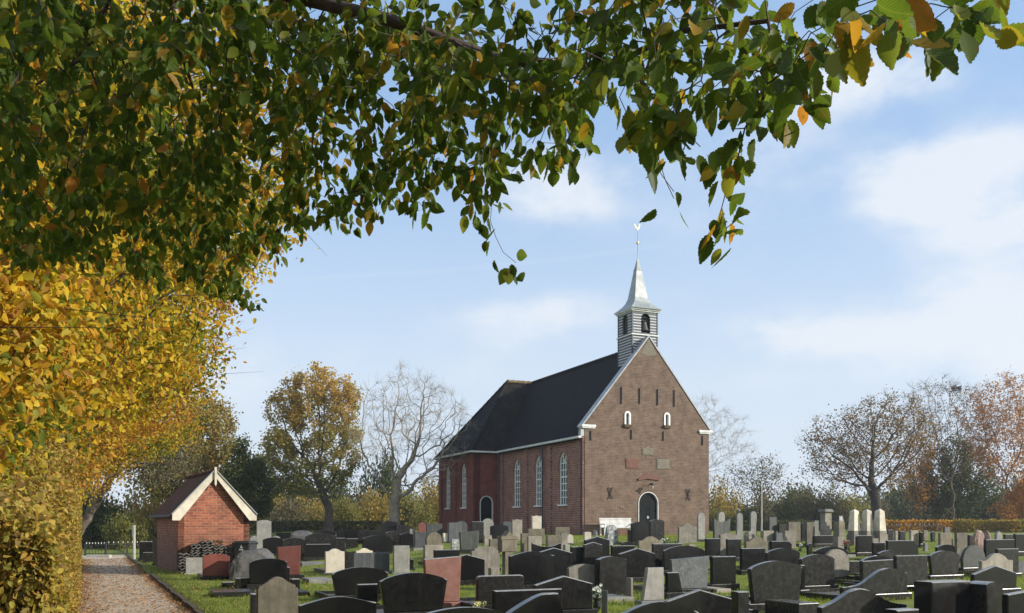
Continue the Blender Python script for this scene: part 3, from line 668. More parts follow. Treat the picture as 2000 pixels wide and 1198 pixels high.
bplate(LM((bw, 0, 0), (0, 1, 0)), bd, (bd*.5, .62, zm+.14, zc-.14)); bplate(LM((bw, bd, 0), (-1, 0, 0)), bw, (bw*.5, .62, zm+.14, zc-.14))
def ring(name, x, zz, h, mat='white_paint'):
    m = MB(); m.box(-x, bw+x, -x, 0-.001, zz, zz+h).box(-x, bw+x, bd+.001, bd+x, zz, zz+h).box(-x, -.001, 0, bd, zz, zz+h).box(bw+.001, bw+x, 0, bd, zz, zz+h); return m.build(name, mat, bel)
ring('band', .07, zm-.02, .07, 'white_old'); ring('cornice', .15, zc+.02, .08, 'white_old'); ring('cornice', .08, zc-.06, .078, 'white_old')
for sx_ in (-.02, bw-.06):
    for sy in (-.02, bd-.06): MB().box(sx_, sx_+.08, sy, sy+.08, zb, zc-.08).build('corner_board', 'white_paint' if 0 else 'pipe', bel)
m = MB()
for z in np.arange(zm+.2, zc-.25, .17): m.box(.52, bw-.45, .12, .2, z, z+.02)
m.build('louvres', 'iron', bel); MB().box(.15, bw-.15, .3, bd-.15, zm, zc-.05).build('dark_chamber', 'iron', bel)
MB().lathe([(.30, 0), (.27, .08), (.2, .3), (.16, .5), (.03, .58)], 16, (bw*.53, .22, zm+.3)).build('bell', 'iron', bel)
m = MB(); cx_, cy_ = bw/2, bd/2; prof = [(1.03, 0), (.99, .05), (.84, .17), (.66, .34), (.52, .54), (.43, .78), (.36, 1.2), (.20, 2.22), (.17, 2.42), (.185, 2.44), (.13, 2.62), (.03, 3.12)]
rings = [[m.bm.verts.new((cx_+sx_*r*(1 if 1 else 1), cy_+sy*r, zc+.10+z)) for sx_, sy in ((-1, -1), (1, -1), (1, 1), (-1, 1))] for r, z in prof]
for i in range(len(rings)-1):
    for j in range(4): m.bm.faces.new((rings[i][j], rings[i][(j+1) % 4], rings[i+1][(j+1) % 4], rings[i+1][j]))
m.bm.faces.new(rings[0][::-1]); m.bm.faces.new(rings[-1]); spire = m.build('spire', 'zinc', bel)
tz = zc+.10+3.1
pole = MB().tube([(cx_, cy_, tz), (cx_, cy_, tz+1.75)], .022, 8, .014).build('vane_pole', 'zinc', bel)
MB().lathe([(.01, -.10), (.07, -.07), (.095, 0), (.07, .07), (.01, .10)], 12, (cx_, cy_, tz+.98)).build('ball', 'gold', pole)
ck = [(-.30, .26), (-.36, .42), (-.28, .47), (-.20, .40), (-.17, .28), (-.05, .20), (.05, .22), (.10, .36), (.11, .48), (.16, .52), (.20, .47), (.27, .43), (.21, .40), (.21, .25), (.16, .12), (.05, .04), (.03, -.05), (-.03, -.05), (-.04, .04), (-.17, .10), (-.25, .18)]
MB().prism([(cx_+x*.72, tz+1.74+z*.72) for x, z in ck], cy_-.015, cy_+.015).build('weathercock', 'gold_old', pole)
# white bench against the west front
def bench():
    x0, Y0 = 4.06, 50; w0 = gp(1161, 1030)[0]; w1 = gp(1222, 1030)[0]
    p = CP+CX*w0-CS*1.15; zg_ = ground(p.x, p.y); o = empty('garden_bench', (p.x, p.y, zg_)); o.rotation_euler = (0, 0, TH); L = w1-w0
    tag(o, 'white painted slatted bench against the church front left of the arched door', 'bench')
    m = MB()
    for i in range(6): m.box(0, L, .48+.02*i, .51+.02*i, .47+i*.075, .53+i*.075)
    m.box(-.02, L+.02, .57, .62, .93, .985); m.build('backrest', 'white_old', o)
    m = MB(); [m.box(0, L, .02+.09*i, .095+.09*i, .43, .46) for i in range(5)]; m.build('seat', 'white_old', o)
    for x in (.02, L-.08):
        for y in (.04, .5): MB().box(x, x+.06, y, y+.06, 0, .43).build('leg', 'white_paint', o)
        MB().box(x, x+.06, 0, .5, .62, .66).box(x, x+.06, .02, .07, .43, .62).build('armrest', 'white_paint', o)
bench()
# ------------------------------------------------------------ shed
SH = R(29.5); SXd = Vector((math.cos(SH), math.sin(SH), 0)); SYd = Vector((-math.sin(SH), math.cos(SH), 0))
sh = empty('brick_shed', (-11.08, 29.7, 0)); sh.rotation_euler = (0, 0, SH)
tag(sh, 'small red brick shed with cream bargeboards and brown tiled roof beside the path', 'shed')
sw = 2.34; sl_ = 4.8; shh = EYE+.33; sa = EYE+1.62; 
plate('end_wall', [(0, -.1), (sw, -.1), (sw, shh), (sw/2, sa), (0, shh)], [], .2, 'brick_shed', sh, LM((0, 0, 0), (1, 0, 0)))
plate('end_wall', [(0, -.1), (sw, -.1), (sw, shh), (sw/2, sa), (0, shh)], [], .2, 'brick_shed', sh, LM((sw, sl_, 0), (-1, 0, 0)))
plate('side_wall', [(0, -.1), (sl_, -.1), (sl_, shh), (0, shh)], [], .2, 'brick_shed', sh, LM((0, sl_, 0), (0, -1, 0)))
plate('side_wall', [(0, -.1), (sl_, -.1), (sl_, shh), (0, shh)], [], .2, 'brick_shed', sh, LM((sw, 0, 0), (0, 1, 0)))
ov = .17; pr = (sa-shh)/(sw/2); ez = shh-ov*pr+.10; rz = sa+.10
rf = slab3('roof', [(-ov, sl_+.15, ez), (-ov, -.16, ez), (sw/2, -.16, rz), (sw/2, sl_+.15, rz)], .09, 'tile_red', sh)
rf = slab3('roof', [(sw+ov, -.16, ez), (sw+ov, sl_+.15, ez), (sw/2, sl_+.15, rz), (sw/2, -.16, rz)], .09, 'tile_red', sh)
m = MB()
for i in range(14): m.tube([(sw/2, -.16+i*.39, rz+.02), (sw/2, -.16+i*.39+.42, rz+.02)], .085, 8, .07)
m.build('ridge_tiles', 'tile_red', sh)
for s in (-1, 1):
    c = sw/2; e = c+s*(c+ov+.03); w_ = .155
    an = math.atan(pr); dz = w_/math.cos(an)
    pts = [(c, rz+.05), (e, ez-.01+.03), (e, ez-dz+.06), (e-s*.24, ez-dz+.06), (c, rz+.05-dz)]
    m = MB(); m.prism(pts, -.20, -.165); o = m.build('bargeboard', 'cream_paint', sh)
    m = MB(); m.prism([(c, rz+.09), (e+s*.02, ez+.055), (e+s*.02, ez+.02), (c, rz+.051)], -.24, -.14); m.build('trim', 'zinc', o)
MB().prism([(sw/2-.035, rz+.14), (sw/2+.035, rz+.14), (sw/2+.035, rz-.42), (sw/2, rz-.50), (sw/2-.035, rz-.42)], -.26, -.205).build('finial', 'cream_paint', sh)
MB().tube([(-ov-.05, -.1, ez-.03), (-ov-.05, sl_, ez-.03)], .05, 8).build('gutter', 'iron', sh)
def shed_pt(x, y, front):                       # point `front` metres before the shed's end wall
    P = Vector((-11.08, 29.7, 0))-SYd*front; k = (x-1000)/F; w = (k*P.y-P.x)/(SXd.x-k*SXd.y); q = P+SXd*w
    return q, EYE+(HY-y)/F*q.y
# piles of old pantiles against the wall
rs = random.Random(3)
for i, (x0, x1, yt, fr, lb) in enumerate(((350, 371, 1079, .34, 'leftmost and lowest stack of old grey pantiles against the shed'), (373, 392, 1062, .30, 'second stack of old pantiles from the left, behind the leaning grey slab'),
        (394, 416, 1056, .30, 'tall third stack of old pantiles behind the red headstone'), (418, 437, 1063, .30, 'fourth stack of old pantiles, holding a red and green plant'), (439, 456, 1066, .28, 'rightmost stack of old pantiles beside the wheelie bin'))):
    q, z = shed_pt(x0, yt, fr); q2, _ = shed_pt(x1, yt, fr); wd = (q2-q).length; o = empty('pantile_stack', (q.x, q.y, 0)); o.rotation_euler = (0, 0, SH)
    tag(o, lb, 'tile stack', 'stacks of old pantiles'); n = max(5, int(z/.088))
    for k in range(n):
        dx = rs.uniform(-.02, .02); m = MB(); zz = k*z/n; pts = [(dx+wd*t/8, zz+.012+.030*math.sin(t*.785*2+k*.9)) for t in range(9)]
        pts += [(x, zb_+.040) for x, zb_ in pts[::-1]]; m.prism(pts, rs.uniform(-.07, .05), .30); m.build('pantile', 'old_tile', o)
# wheelie bin
q, z = shed_pt(479, 1051, .35)
q = Vector((q.x, q.y, 0)); o = empty('wheelie_bin', (q.x, q.y, 0.07)); o.rotation_euler = (0, 0, R(-8))
tag(o, 'dark grey wheelie bin with white house mark right of the shed', 'bin')
m = MB(); zt = .97
v = [m.bm.verts.new(p_) for p_ in ((-.22, -.25, .05), (.22, -.25, .05), (.22, .25, .05), (-.22, .25, .05), (-.29, -.33, zt), (.29, -.33, zt), (.29, .33, zt), (-.29, .33, zt))]
for f in ((0, 1, 2, 3), (4, 5, 6, 7), (0, 1, 5, 4), (1, 2, 6, 5), (2, 3, 7, 6), (3, 0, 4, 7)): m.bm.faces.new([v[i] for i in f])
bmesh.ops.bevel(m.bm, geom=list(m.bm.edges), offset=.03, segments=2, affect='EDGES'); m.build('body', 'bin_plastic', o)
MB().box(-.315, .315, -.36, .36, zt, zt+.05, bev=.02).box(-.27, .27, -.30, .32, zt+.05, zt+.09, bev=.03).build('lid', 'bin_plastic', o)
MB().tube([(-.28, .40, zt-.02), (.28, .40, zt-.02)], .022, 8).build('handle', 'bin_plastic', o)
for x in (-.25, .25):
    m = MB(); m.lathe([(.03, -.03), (.10, -.03), (.10, .03), (.03, .03)], 14); bmesh.ops.transform(m.bm, matrix=Matrix.Translation((x, .27, .10)) @ Matrix.Rotation(R(90), 4, 'Y'), verts=m.bm.verts); m.build('wheel', 'iron', o)
Mx = Matrix.Translation((0, -.322, .80)) @ Matrix.Rotation(R(-4), 4, 'X')
m = MB(); m.prism([(-.035, .02), (.045, .02), (.035, .07), (.0, .16), (-.012, .10)], -.012, 0, Mx)
for i in range(5): m.box(-.065+i*.028, -.045+i*.028, -.012, 0, -.05, -.015, Mx)
m.build('emblem', 'white_paint', o)
# ------------------------------------------------------------ gravestones
def outline(st, w, h):
    N = 14; ar = lambda x0, x1, z0, rise, n=N: [(x0+(x1-x0)*i/n, z0+rise*(1-(2*i/n-1)**2)) for i in range(n+1)]
    b0, b1 = 0, w
    if st == 'F': top = [(0, h), (w, h)]
    elif st == 'A': top = ar(0, w, h-.10*w, .10*w)
    elif st == 'T': b0, b1 = w*.07, w*.93; top = ar(0, w, h-.11*w, .11*w)
    elif st == 'V': b0, b1 = w*.07, w*.93; top = [(0, h-.06*w), (w*.98, h)]
    elif st == 'R': top = [(w/2-w/2*math.cos(math.pi*i/N), h-w*.42+w*.42*math.sin(math.pi*i/N)) for i in range(N+1)]
    elif st == 'Y': top = [(w/2-w/2*math.cos(math.pi*i/N), h-w/2+w/2*math.sin(math.pi*i/N)) for i in range(N+1)]
    elif st == 'P': top = [(0, h-.13*w), (w*.5, h), (w, h-.13*w)]
    elif st == 'p': top = [(0, h-.09*w)]+[(w*(.12+.76*i/8), h-.09*w+.09*w*math.sin(math.pi*(.12+.76*i/8))**1.5) for i in range(9)]+[(w, h-.09*w)]
    elif st == 'S': top = [(0, h-.30*w), (.06*w, h-.30*w), (.06*w, h-.22*w), (.13*w, h-.22*w)]+[(w*(.18+.64*i/10), h-.19*w+.19*w*math.sin(math.pi*i/10)) for i in range(11)]+[(.87*w, h-.22*w), (.94*w, h-.22*w), (.94*w, h-.30*w), (w, h-.30*w)]
    elif st == 's': top = [(0, h-.16*w), (.14*w, h-.16*w)]+[(w*(.16+.68*i/10), h-.14*w+.14*w*math.sin(math.pi*i/10)) for i in range(11)]+[(.86*w, h-.16*w), (w, h-.16*w)]
    elif st == 'W': top = [(w*i/16, h-.20*w*(1-ss(.15, .68, i/16))-.06*w*ss(.75, 1.0, i/16)) for i in range(17)]
    elif st == 'w': top = [(w*i/16, h-.16*w*(1-math.exp(-((i/16-.44)/.27)**2))) for i in range(17)]
    elif st == 'L': top = [(0, h-.09*w), (w, h)]
    elif st == 'l': top = [(0, h), (w, h-.09*w)]
    elif st == 'K': top = [(0, h-.07*w), (.02*w, h-.02*w), (.07*w, h), (.93*w, h), (.98*w, h-.02*w), (w, h-.07*w)]
    elif st == 'k': top = [(0, h-.17*w), (.02*w, h-.13*w), (.06*w, h-.11*w)]+[(w*(.1+.8*i/8), h-.10*w+.10*w*math.sin(math.pi*i/8)) for i in range(9)]+[(.94*w, h-.11*w), (.98*w, h-.13*w), (w, h-.17*w)]
    elif st == 'C': top = [(w*i/N, h-.12*w*(1-(2*i/N-1)**2)) for i in range(N+1)]
    elif st == 'c': top = [(w*i/N, h-.20*w*(1-(2*i/N-1)**2)) for i in range(N+1)]; b0, b1 = .04*w, .96*w
    elif st == 'Q': top = [(0, h), (.05*w, h+.02*w), (.12*w, h-.07*w)]+[(w*(.18+.64*i/8), h-.08*w+.11*w*math.sin(math.pi*i/8)) for i in range(9)]+[(.88*w, h-.07*w), (.95*w, h+.02*w), (w, h)]
    elif st == 'N': b0, b1 = -.0*w, w; top = [(.22*w, h), (w*.97, h-.0)]
    elif st == 'n': b0, b1 = 0, w; top = [(0, h), (w*.74, h)]
    elif st == 'H': top = [(0, h), (.84*w, h), (.90*w, h-.08*w), (w, h-.10*w)]
    elif st == 'D': top = [(0, h-.02*w), (.70*w, h)]+[(w*(.7+.3*i/6), h-.12*w*ss(0, 1, i/6)) for i in range(1, 7)]
    elif st == 'U': top = [(w*i/16, h-.42*w*(1-(i/16/.72))**1.0*.9 if 0 else h-.42*w*(1-min(1, i/16/.76))**1.35) for i in range(13)]+[(.90*w, h+.0), (w, h-.45*w)]
    elif st == 'G': top = [(0, h-.38*w), (w*.5, h), (w, h-.38*w)]
    elif st == 'Z': top = [(.16*w, h), (.84*w, h)]
    elif st == 'X': top = [(0, h-.14*w), (.12*w, h-.14*w), (.12*w, h-.06*w), (.22*w, h-.05*w), (.22*w, h), (.78*w, h), (.78*w, h-.05*w), (.88*w, h-.06*w), (.88*w, h-.14*w), (w, h-.14*w)]
    else: top = [(0, h), (w, h)]
    return [(b0, 0)]+top+[(b1, 0)]
GA = R(24.5); gx = Vector((math.cos(GA), math.sin(GA), 0)); gy = Vector((-math.sin(GA), math.cos(GA), 0))
def boulder(name, w, h, t, mat, seed, parent=None):
    rr = np.random.default_rng(seed); bm = bmesh.new(); bmesh.ops.create_icosphere(bm, subdivisions=4, radius=1)
    pl = []
    for _ in range(22):
        d = rr.normal(size=3); d[1] *= 1.3; d /= np.linalg.norm(d); pl.append((Vector(d), rr.uniform(.62, .92)))
    for v in bm.verts:
        c = v.co.copy()
        for d, k in pl:
            q = c.dot(d)
            if q > k: c -= d*(q-k)
        c *= 1+.10*mnoise.noise(c*3.1+Vector((seed, 0, 0)))+.07*mnoise.noise(c*8+Vector((0, seed, 0)))+.03*mnoise.noise(c*20)
        sq = lambda q: math.copysign(abs(q)**.75, q)
        v.co = (w/2+sq(c.x)*w*.58, t/2+sq(c.y)*t*.7, max(0, h*.42+sq(c.z)*h*.66))
    me = bpy.data.meshes.new(name); bm.to_mesh(me); bm.free(); return link(name, me, mat, parent)
def stone(x0, x1, yt, yb, st, mat, label, t=None, plinth=None, ang=None, lean=0, slabk=0):
    X, Y = ground_at((x0+x1)/2, yb); k0 = (x0-1000)/F; k1 = (x1-1000)/F
    a = GA if ang is None else R(ang); ax = Vector((math.cos(a), math.sin(a), 0))
    if t is None: t = .11 if Y < 34 else .12
    vis = t*F/Y*max(0, math.sin(a+math.atan((k0+k1)/2)))/F; k0 += vis                # the stone's left edge face shows as well
    Yl = Y; Xl = k0*Yl; w = (k1*Yl-Xl)/(ax.x-k1*ax.y); zg_ = ground(X, Y)
    h = EYE-(yt-HY)/F*(Yl+ax.y*w*.5)-zg_
    pm = plinth if plinth is not None else ({'blk': .16, 'dgr': .14, 'grn': .14, 'slt': .12, 'red': .12, 'pink': .12, 'spk': .12, 'spl': .1}.get(mat, 0) if h > .5 else 0)
    ph = pm
    if st == 'B':
        o = boulder('boulder_headstone', w, h, max(.22, w*.3), mat, int(x0)); o.location = (Xl, Yl, zg_); o.rotation_euler = (0, 0, a)
        return tag(o, label, 'headstone', 'headstones in the churchyard')
    M = MB(); near = Y < 40
    M.prism([(x, z+ph) for x, z in outline(st, w, h-ph)], 0, t, bev=.015 if near else 0); bmesh.ops.recalc_face_normals(M.bm, faces=M.bm.faces)
    if mat in ('blk', 'dgr', 'pink') and near:                # sawn, unpolished edge along the top, coloured pale to give rim highlights
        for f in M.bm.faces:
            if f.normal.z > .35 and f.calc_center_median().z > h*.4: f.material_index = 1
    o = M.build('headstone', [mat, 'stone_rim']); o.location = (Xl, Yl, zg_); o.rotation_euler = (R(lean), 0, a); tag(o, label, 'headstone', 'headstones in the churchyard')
    if ph: MB().box(-.07, w+.07, -.06, t+.10, -.12, ph-.001, bev=.012 if near else 0).build('plinth', {'blk': 'dgr', 'red': 'dgr', 'pink': 'pink', 'dgr': 'dgr', 'grn': 'dgr', 'spk': 'dgr'}.get(mat, 'lgr'), o)
    else: MB().box(-.04, w+.04, -.03, t+.05, -.15, .05).build('plinth', 'lgr' if mat in ('bei', 'lgr', 'crm') else 'dgr', o)
    if (slabk or (mat in ('blk', 'dgr', 'grn', 'red', 'spk', 'pink', 'slt') and w > .62 and h > .45 and Y > 14)) and ang is None:                                                                     # kerbed grave on the far side
        m = MB(); m.box(.02, .10, t+.1, t+1.7, -.05, .12).box(w-.10, w-.02, t+.1, t+1.7, -.05, .12).box(.10, w-.10, t+1.62, t+1.7, -.05, .12).build('grave_kerb', 'dgr' if mat in ('blk', 'dgr') else 'tan', o)
        MB().box(.10, w-.10, t+.1, t+1.62, -.05, .05).build('gravel_bed', 'rough', o)
    return o
ST = [
(362,396,1089,1123,'F','lgr','plain pale grey slab leaning against the pantile stacks by the shed'),
(395,449,1082,1134,'A','red','red granite headstone with curved top in front of the shed, behind the path edge'),
(447,534,1073,1136,'B','rough','big rough grey boulder headstone between the red granite one and the black arched ones'),
(432,457,1137,1148,'F','dgr','lowest dark kerb block beside the foot of the rough boulder headstone'),
(458,488,1129,1154,'F','dgr','small square dark block left of the large black arched stone near the boulder'),
(486,561,1091,1154,'A','blk','large black arched headstone right of the rough boulder, in front of the tall red one'),
(504,523,1107,1150,'L','blk','left narrow half of the split black arched pair behind the weathered shouldered stone'),
(525,566,1105,1150,'l','blk','right wider half of the split black arched pair behind the weathered shouldered stone'),
(566,586,1131,1156,'F','dgr','small dark block right of the split black arched pair'),
(500,582,1127,1232,'S','tan','weathered olive-beige headstone with rounded shouldered top, foreground left on the lawn'),
(487,501,1160,1214,'F','dgr','narrow brown-grey post touching the left side of the weathered shouldered stone'),
(540,589,1066,1132,'V','red','tall tapering red granite headstone with slanted top left of the lawn strip'),
(501,530,1016,1084,'A','lgr','tall narrow light grey headstone directly right of the shed and wheelie bin'),
(488,506,1047,1082,'R','lgr','low rounded grey stone peeping out between wheelie bin and tall light grey headstone'),
(529,549,1047,1080,'R','lgr','low rounded pale stone just right of the tall light grey headstone'),
(513,554,1050,1088,'A','blk','black curved headstone in front of the tall light grey headstone'),
(552,596,1051,1094,'A','dgr','dark curved headstone between the shiny black one and the wide grey double one'),
(539,568,1041,1066,'F','blk','far black flat-topped headstone right of the tall light grey headstone'),
(567,611,1038,1068,'B','rough','grey natural rock headstone in the far left row under the oak'),
(596,657,1041,1088,'A','dgr','wide dark grey arched headstone in the far left rows, behind a black panel stone'),
(596,646,1063,1096,'F','blk','black rectangular headstone in front of the wide dark grey arched one'),
(651,674,1051,1082,'F','dgr','narrow dark flat headstone right of the black rectangular one, behind the cream crested stone'),
(610,656,1035,1064,'P','blk','far black pointed headstone directly below the oak trunk'),
(657,699,1034,1062,'A','blk','navy-black curved headstone at the far edge right of the oak trunk'),
(699,722,1035,1062,'F','dgr','charcoal flat headstone between the navy-black curved one and the black sloping one'),
(718,754,1035,1062,'L','blk','black headstone with top rising to the right, below the bare tree'),
(744,776,1018,1052,'T','blk','high black headstone standing right at the foot of the bare pale-barked tree'),
(777,800,1026,1052,'F','dgr','dark square headstone just right of the bare pale-barked tree'),
(799,811,1033,1048,'F','lgr','tiny light grey stone between the dark square headstone and the far red one'),
(816,833,1021,1048,'R','red','small far red headstone left of the church wing corner'),
(752,793,1037,1074,'A','dgr','grey arched headstone below and right of the bare pale-barked tree'),
(707,767,1046,1086,'A','blk','wide black arched headstone above the pale cream crested dome'),
(780,808,1042,1074,'A','blk','black half of the dark pair with curved tops left of the beige arched monument'),
(808,833,1039,1076,'L','slt','slate-grey half of the dark pair touching the beige arched monument'),
(634,673,1072,1122,'s','crm','cream stained headstone with small carved crest beside a pale grave slab'),
(694,728,1071,1094,'s','crm','low cream domed headstone with little crest in front of a wide black arched one'),
(660,692,1078,1118,'A','dgr','dark grey curved headstone right of the cream crested stone, left of the slate slab'),
(689,761,1080,1124,'F','slt','broad flat slate-grey headstone on a streaked plinth'),
(767,800,1066,1122,'F','lgr','tall plain beige-grey rectangular slab left of the lawn gap and pink headstone'),
(798,808,1092,1114,'F','blk','tiny black post touching the right foot of the tall plain beige-grey slab'),
(646,759,1108,1178,'T','blk','large black arched headstone in the foreground lawn, left of the biggest black one'),
(695,738,1141,1186,'F','blk','low flat black stone leaning between the two large foreground black arches'),
(739,874,1119,1216,'T','blk','biggest black arched headstone in the left foreground, beside the pink granite one'),
(580,736,1166,1262,'p','blk','black gently pointed headstone cut by the lower edge, right of the olive-beige one'),
(825,903,1087,1190,'V','pink','tall pinkish granite headstone with slanted top in the middle foreground'),
(872,947,1083,1146,'P','blk','black pointed headstone directly right of the pink granite one'),
(846,898,1074,1108,'F','blk','black flat-topped headstone above the pink granite one'),
(826,866,1065,1098,'F','bei','beige square block forming the foot of the beige arched monument'),
(830,863,1040,1092,'R','tan','beige arched monument with dark weather streaks behind the beige square block'),
(832,864,1023,1056,'F','grn','greenish grey flat headstone touching the left corner of the church wing'),
(864,880,1042,1060,'F','crm','small white rectangular headstone on bright grass below the church wing'),
(873,902,1021,1060,'F','slt','bluish slate block headstone before the two wing windows'),
(888,913,1018,1056,'R','slt','grey round-topped headstone close behind the bluish slate block'),
(920,945,1019,1062,'F','dgr','dark rectangular headstone below the red wing wall, left of the side door'),
(941,964,1013,1048,'R','lgr','grey semicircular headstone in front of the left edge of the side door'),
(957,993,1025,1058,'A','blk','black headstone standing in front of the dark side door'),
(981,999,1019,1052,'A','slt','blue-grey curved headstone just right of the side door'),
(999,1020,1015,1056,'Q','bei','cream scallop-topped headstone below the leftmost nave window'),
(896,937,1037,1082,'V','grn','dark green tapering headstone in front of the church wing, behind the beige wide one'),
(880,897,1053,1076,'F','mar','small black-and-white mottled headstone left of the dark green tapering one'),
(944,961,1046,1066,'F','bei','small low beige stone behind the lawn patch near the side door'),
(954,974,1053,1080,'F','tan','small streaked beige slab touching the gabled pillar monument'),
(918,976,1068,1130,'X','bei','broad beige headstone with stepped shoulders left of the gabled pillar monument'),
(959,974,1086,1118,'F','dgr','small dark rectangular stone in front of the broad beige stepped one'),
(953,975,1110,1132,'F','bei','low beige block under the small dark rectangular stone'),
(992,1083,1077,1156,'p','blk','big black headstone with softly raised top right of the gabled pillar monument'),
(1043,1118,1070,1142,'P','blk','black pointed headstone half hidden behind the big softly raised one'),
(1037,1096,1061,1108,'C','blk','black headstone with hollow curved top below the nave wall'),
(1028,1064,1033,1066,'F','tan','brown weathered block carrying the high cream scalloped slab'),
(1037,1058,1008,1064,'Q','crm','high cream scallop-topped slab below the middle nave window'),
(1016,1042,1042,1086,'F','tan','brownish beige slab with dark left edge right of the gabled pillar monument'),
(1029,1058,1048,1088,'F','bei','beige upright slab right of the brownish slab with dark left edge'),
(1082,1113,1030,1060,'F','tan','wide brownish weathered slab against the nave wall near its corner'),
(1066,1096,1046,1082,'F','tan','streaked brown-beige slab above the hollow-topped black headstone'),
(1093,1109,1043,1080,'F','bei','plain beige slab touching the cream quarter-round stone'),
(1105,1120,1044,1064,'Y','crm','cream-yellow rounded stone glowing in sun near the church corner'),
(1099,1113,1064,1086,'F','lgr','small grey cube stone in front of the plain beige slab'),
(1139,1155,1039,1062,'A','crm','pinkish white headstone left of the bench, below the church corner'),
(1113,1154,1068,1112,'F','blk','black square headstone behind the beige foreground arch'),
(1138,1177,1059,1112,'P','dgr','dark grey pointed headstone right of the black square one'),
(1140,1191,1048,1100,'P','blk','tall black headstone below the white bench'),
(1182,1207,1028,1066,'B','mar','mottled grey and white marble boulder in front of the white bench'),
(1160,1168,1036,1052,'B','mar','tiny grey rock at the left foot of the white bench'),
(1106,1176,1102,1166,'A','bei','beige headstone with low arch stained at the top, middle foreground'),
(928,1024,1124,1196,'K','dgr','brown-grey headstone with rounded corners behind yellow flowers'),
(1040,1158,1125,1212,'P','blk','large black headstone with pointed top left of the white flowers'),
(960,1098,1152,1238,'F','blk','low wide flat-topped black headstone behind the sweeping curved one'),
(932,1107,1161,1262,'U','blk','polished black headstone whose top sweeps up to the right at the lower edge'),
(790,1010,1187,1292,'A','blk','very wide black arched headstone just showing at the lower edge below yellow flowers'),
(1174,1188,1154,1214,'F','lgr','narrow grey stone post right of the white flowers'),
(1225,1271,1035,1066,'F','dgr','dark grey plinth block carrying the black arched stone in front of the church door'),
(1231,1270,1019,1066,'A','blk','black arched headstone before the left half of the arched church door'),
(1267,1298,1015,1070,'A','dgr','taller dark headstone before the right half of the arched church door'),
(1245,1294,1048,1088,'s','tan','brown weathered shouldered headstone in front of the church door stones'),
(1272,1332,1062,1120,'F','dgr','broad brown-grey flat headstone right of the brown shouldered one'),
(1323,1361,1023,1062,'s','bei','wide light headstone with segmental top below the right of the church front'),
(1361,1377,1002,1056,'Y','lgr','tall slim round-topped light stone at the right corner of the church front'),
(1192,1240,1066,1114,'F','blk','black flat headstone below the marble boulder'),
(1212,1240,1058,1086,'A','dgr','small dark curved stone with pale rim between marble boulder and brown shouldered one'),
(1206,1280,1071,1140,'P','blk','large black pointed headstone just left of the flecked narrowing one'),
(1293,1377,1066,1124,'A','blk','wide black arched headstone above the speckled slanted one'),
(1305,1387,1087,1162,'V','spk','slanted headstone of blue-grey speckled granite with white flecks'),
(1386,1438,1087,1154,'F','blk','black square-topped headstone attached to the right of the speckled granite one'),
(1250,1298,1109,1184,'N','spl','light grey flecked headstone narrowing to its top, right of the lawn gap'),
(1298,1334,1118,1172,'n','blk','black headstone with slanting right side next to the flecked narrowing one'),
(1162,1224,1087,1166,'A','dgr','dark grey headstone with low arched top and pale post at its right'),
(1222,1237,1129,1172,'F','bei','pale post at the right of the dark grey low arched headstone'),
(1295,1430,1152,1232,'P','blk','wide black pointed headstone at the lower edge, left of the big brown-grey arch'),
(1195,1370,1176,1274,'k','blk','wide black headstone with rounded shoulders at the very bottom, centre right'),
(1458,1568,1096,1194,'T','dgr','big brown-grey arched headstone with light rim, right foreground'),
(1427,1464,1156,1204,'F','dgr','low grey block with shiny top left of the big brown-grey arch'),
(1493,1563,1071,1118,'A','blk','wide black arched headstone behind the big brown-grey arch'),
(1444,1495,1071,1124,'F','blk','black flat-topped headstone left of the black arch, above the big brown-grey arch'),
(1376,1407,1052,1094,'F','blk','left one of two narrow black slabs with beige headstone between them'),
(1417,1448,1053,1098,'F','blk','right one of two narrow black slabs with beige headstone between them'),
(1403,1441,1041,1092,'p','bei','beige headstone with gently raised top between two narrow black slabs'),
(1391,1427,1012,1060,'c','grn','dark green headstone with hollow top just right of the church corner'),
(1401,1416,1000,1052,'Y','lgr','light round-topped stone rising behind the hollow-topped dark green one'),
(1437,1451,1002,1054,'Y','lgr','middle tall slim round-topped light stone right of the church'),
(1464,1478,999,1050,'Y','lgr','tall slim round-topped light stone just left of the white flagpole'),
(1455,1475,1036,1066,'B','bei','beige broken rocky ornament stone below the slim round-topped ones'),
(1453,1504,1049,1094,'s','tan','broad olive-beige headstone with low dome left of black flat slabs'),
(1485,1512,1037,1066,'F','bei','beige flat block below the white flagpole'),
(1500,1517,1010,1050,'F','grn','grey-green upright slab on pale foot right of the white flagpole'),
(1510,1529,1041,1066,'F','slt','slate block with cream band beside the beige flat block'),
(1529,1555,1037,1072,'F','bei','square beige headstone left of the grey arched one and round black disc'),
(1537,1564,1020,1060,'F','tan','brownish-grey flat headstone left of the round black disc stone'),
(1563,1574,1021,1058,'R','blk','round black disc-shaped stone between two brownish slabs'),
(1572,1592,1020,1066,'F','tan','brownish upright slab right of the round black disc stone'),
(1588,1599,1017,1056,'L','lgr','narrow pale slanted slab left of the tall capped pillar'),
(1503,1547,1057,1092,'H','blk','black headstone with notched right corner below the square beige one'),
(1587,1629,1046,1070,'F','blk','low wide black headstone in front of the tall capped pillar'),
(1629,1650,1049,1082,'F','bei','pale block carrying the dark tapering monument'),
(1670,1704,1046,1088,'K','blk','upright black headstone with rounded corners in front of the white obelisks'),
(1702,1729,1060,1094,'F','blk','black headstone right of the upright one in front of the white obelisks'),
(1605,1659,1073,1134,'R','bei','light beige round-topped headstone in the right half, behind a dark arch'),
(1587,1656,1068,1110,'A','blk','black curved headstone behind the light beige round-topped one'),
(1575,1587,1061,1094,'R','dgr','small dark half-round stone left of the black curved one'),
(1559,1631,1083,1156,'A','dgr','dark grey broad arched headstone right of the big brown-grey arch'),
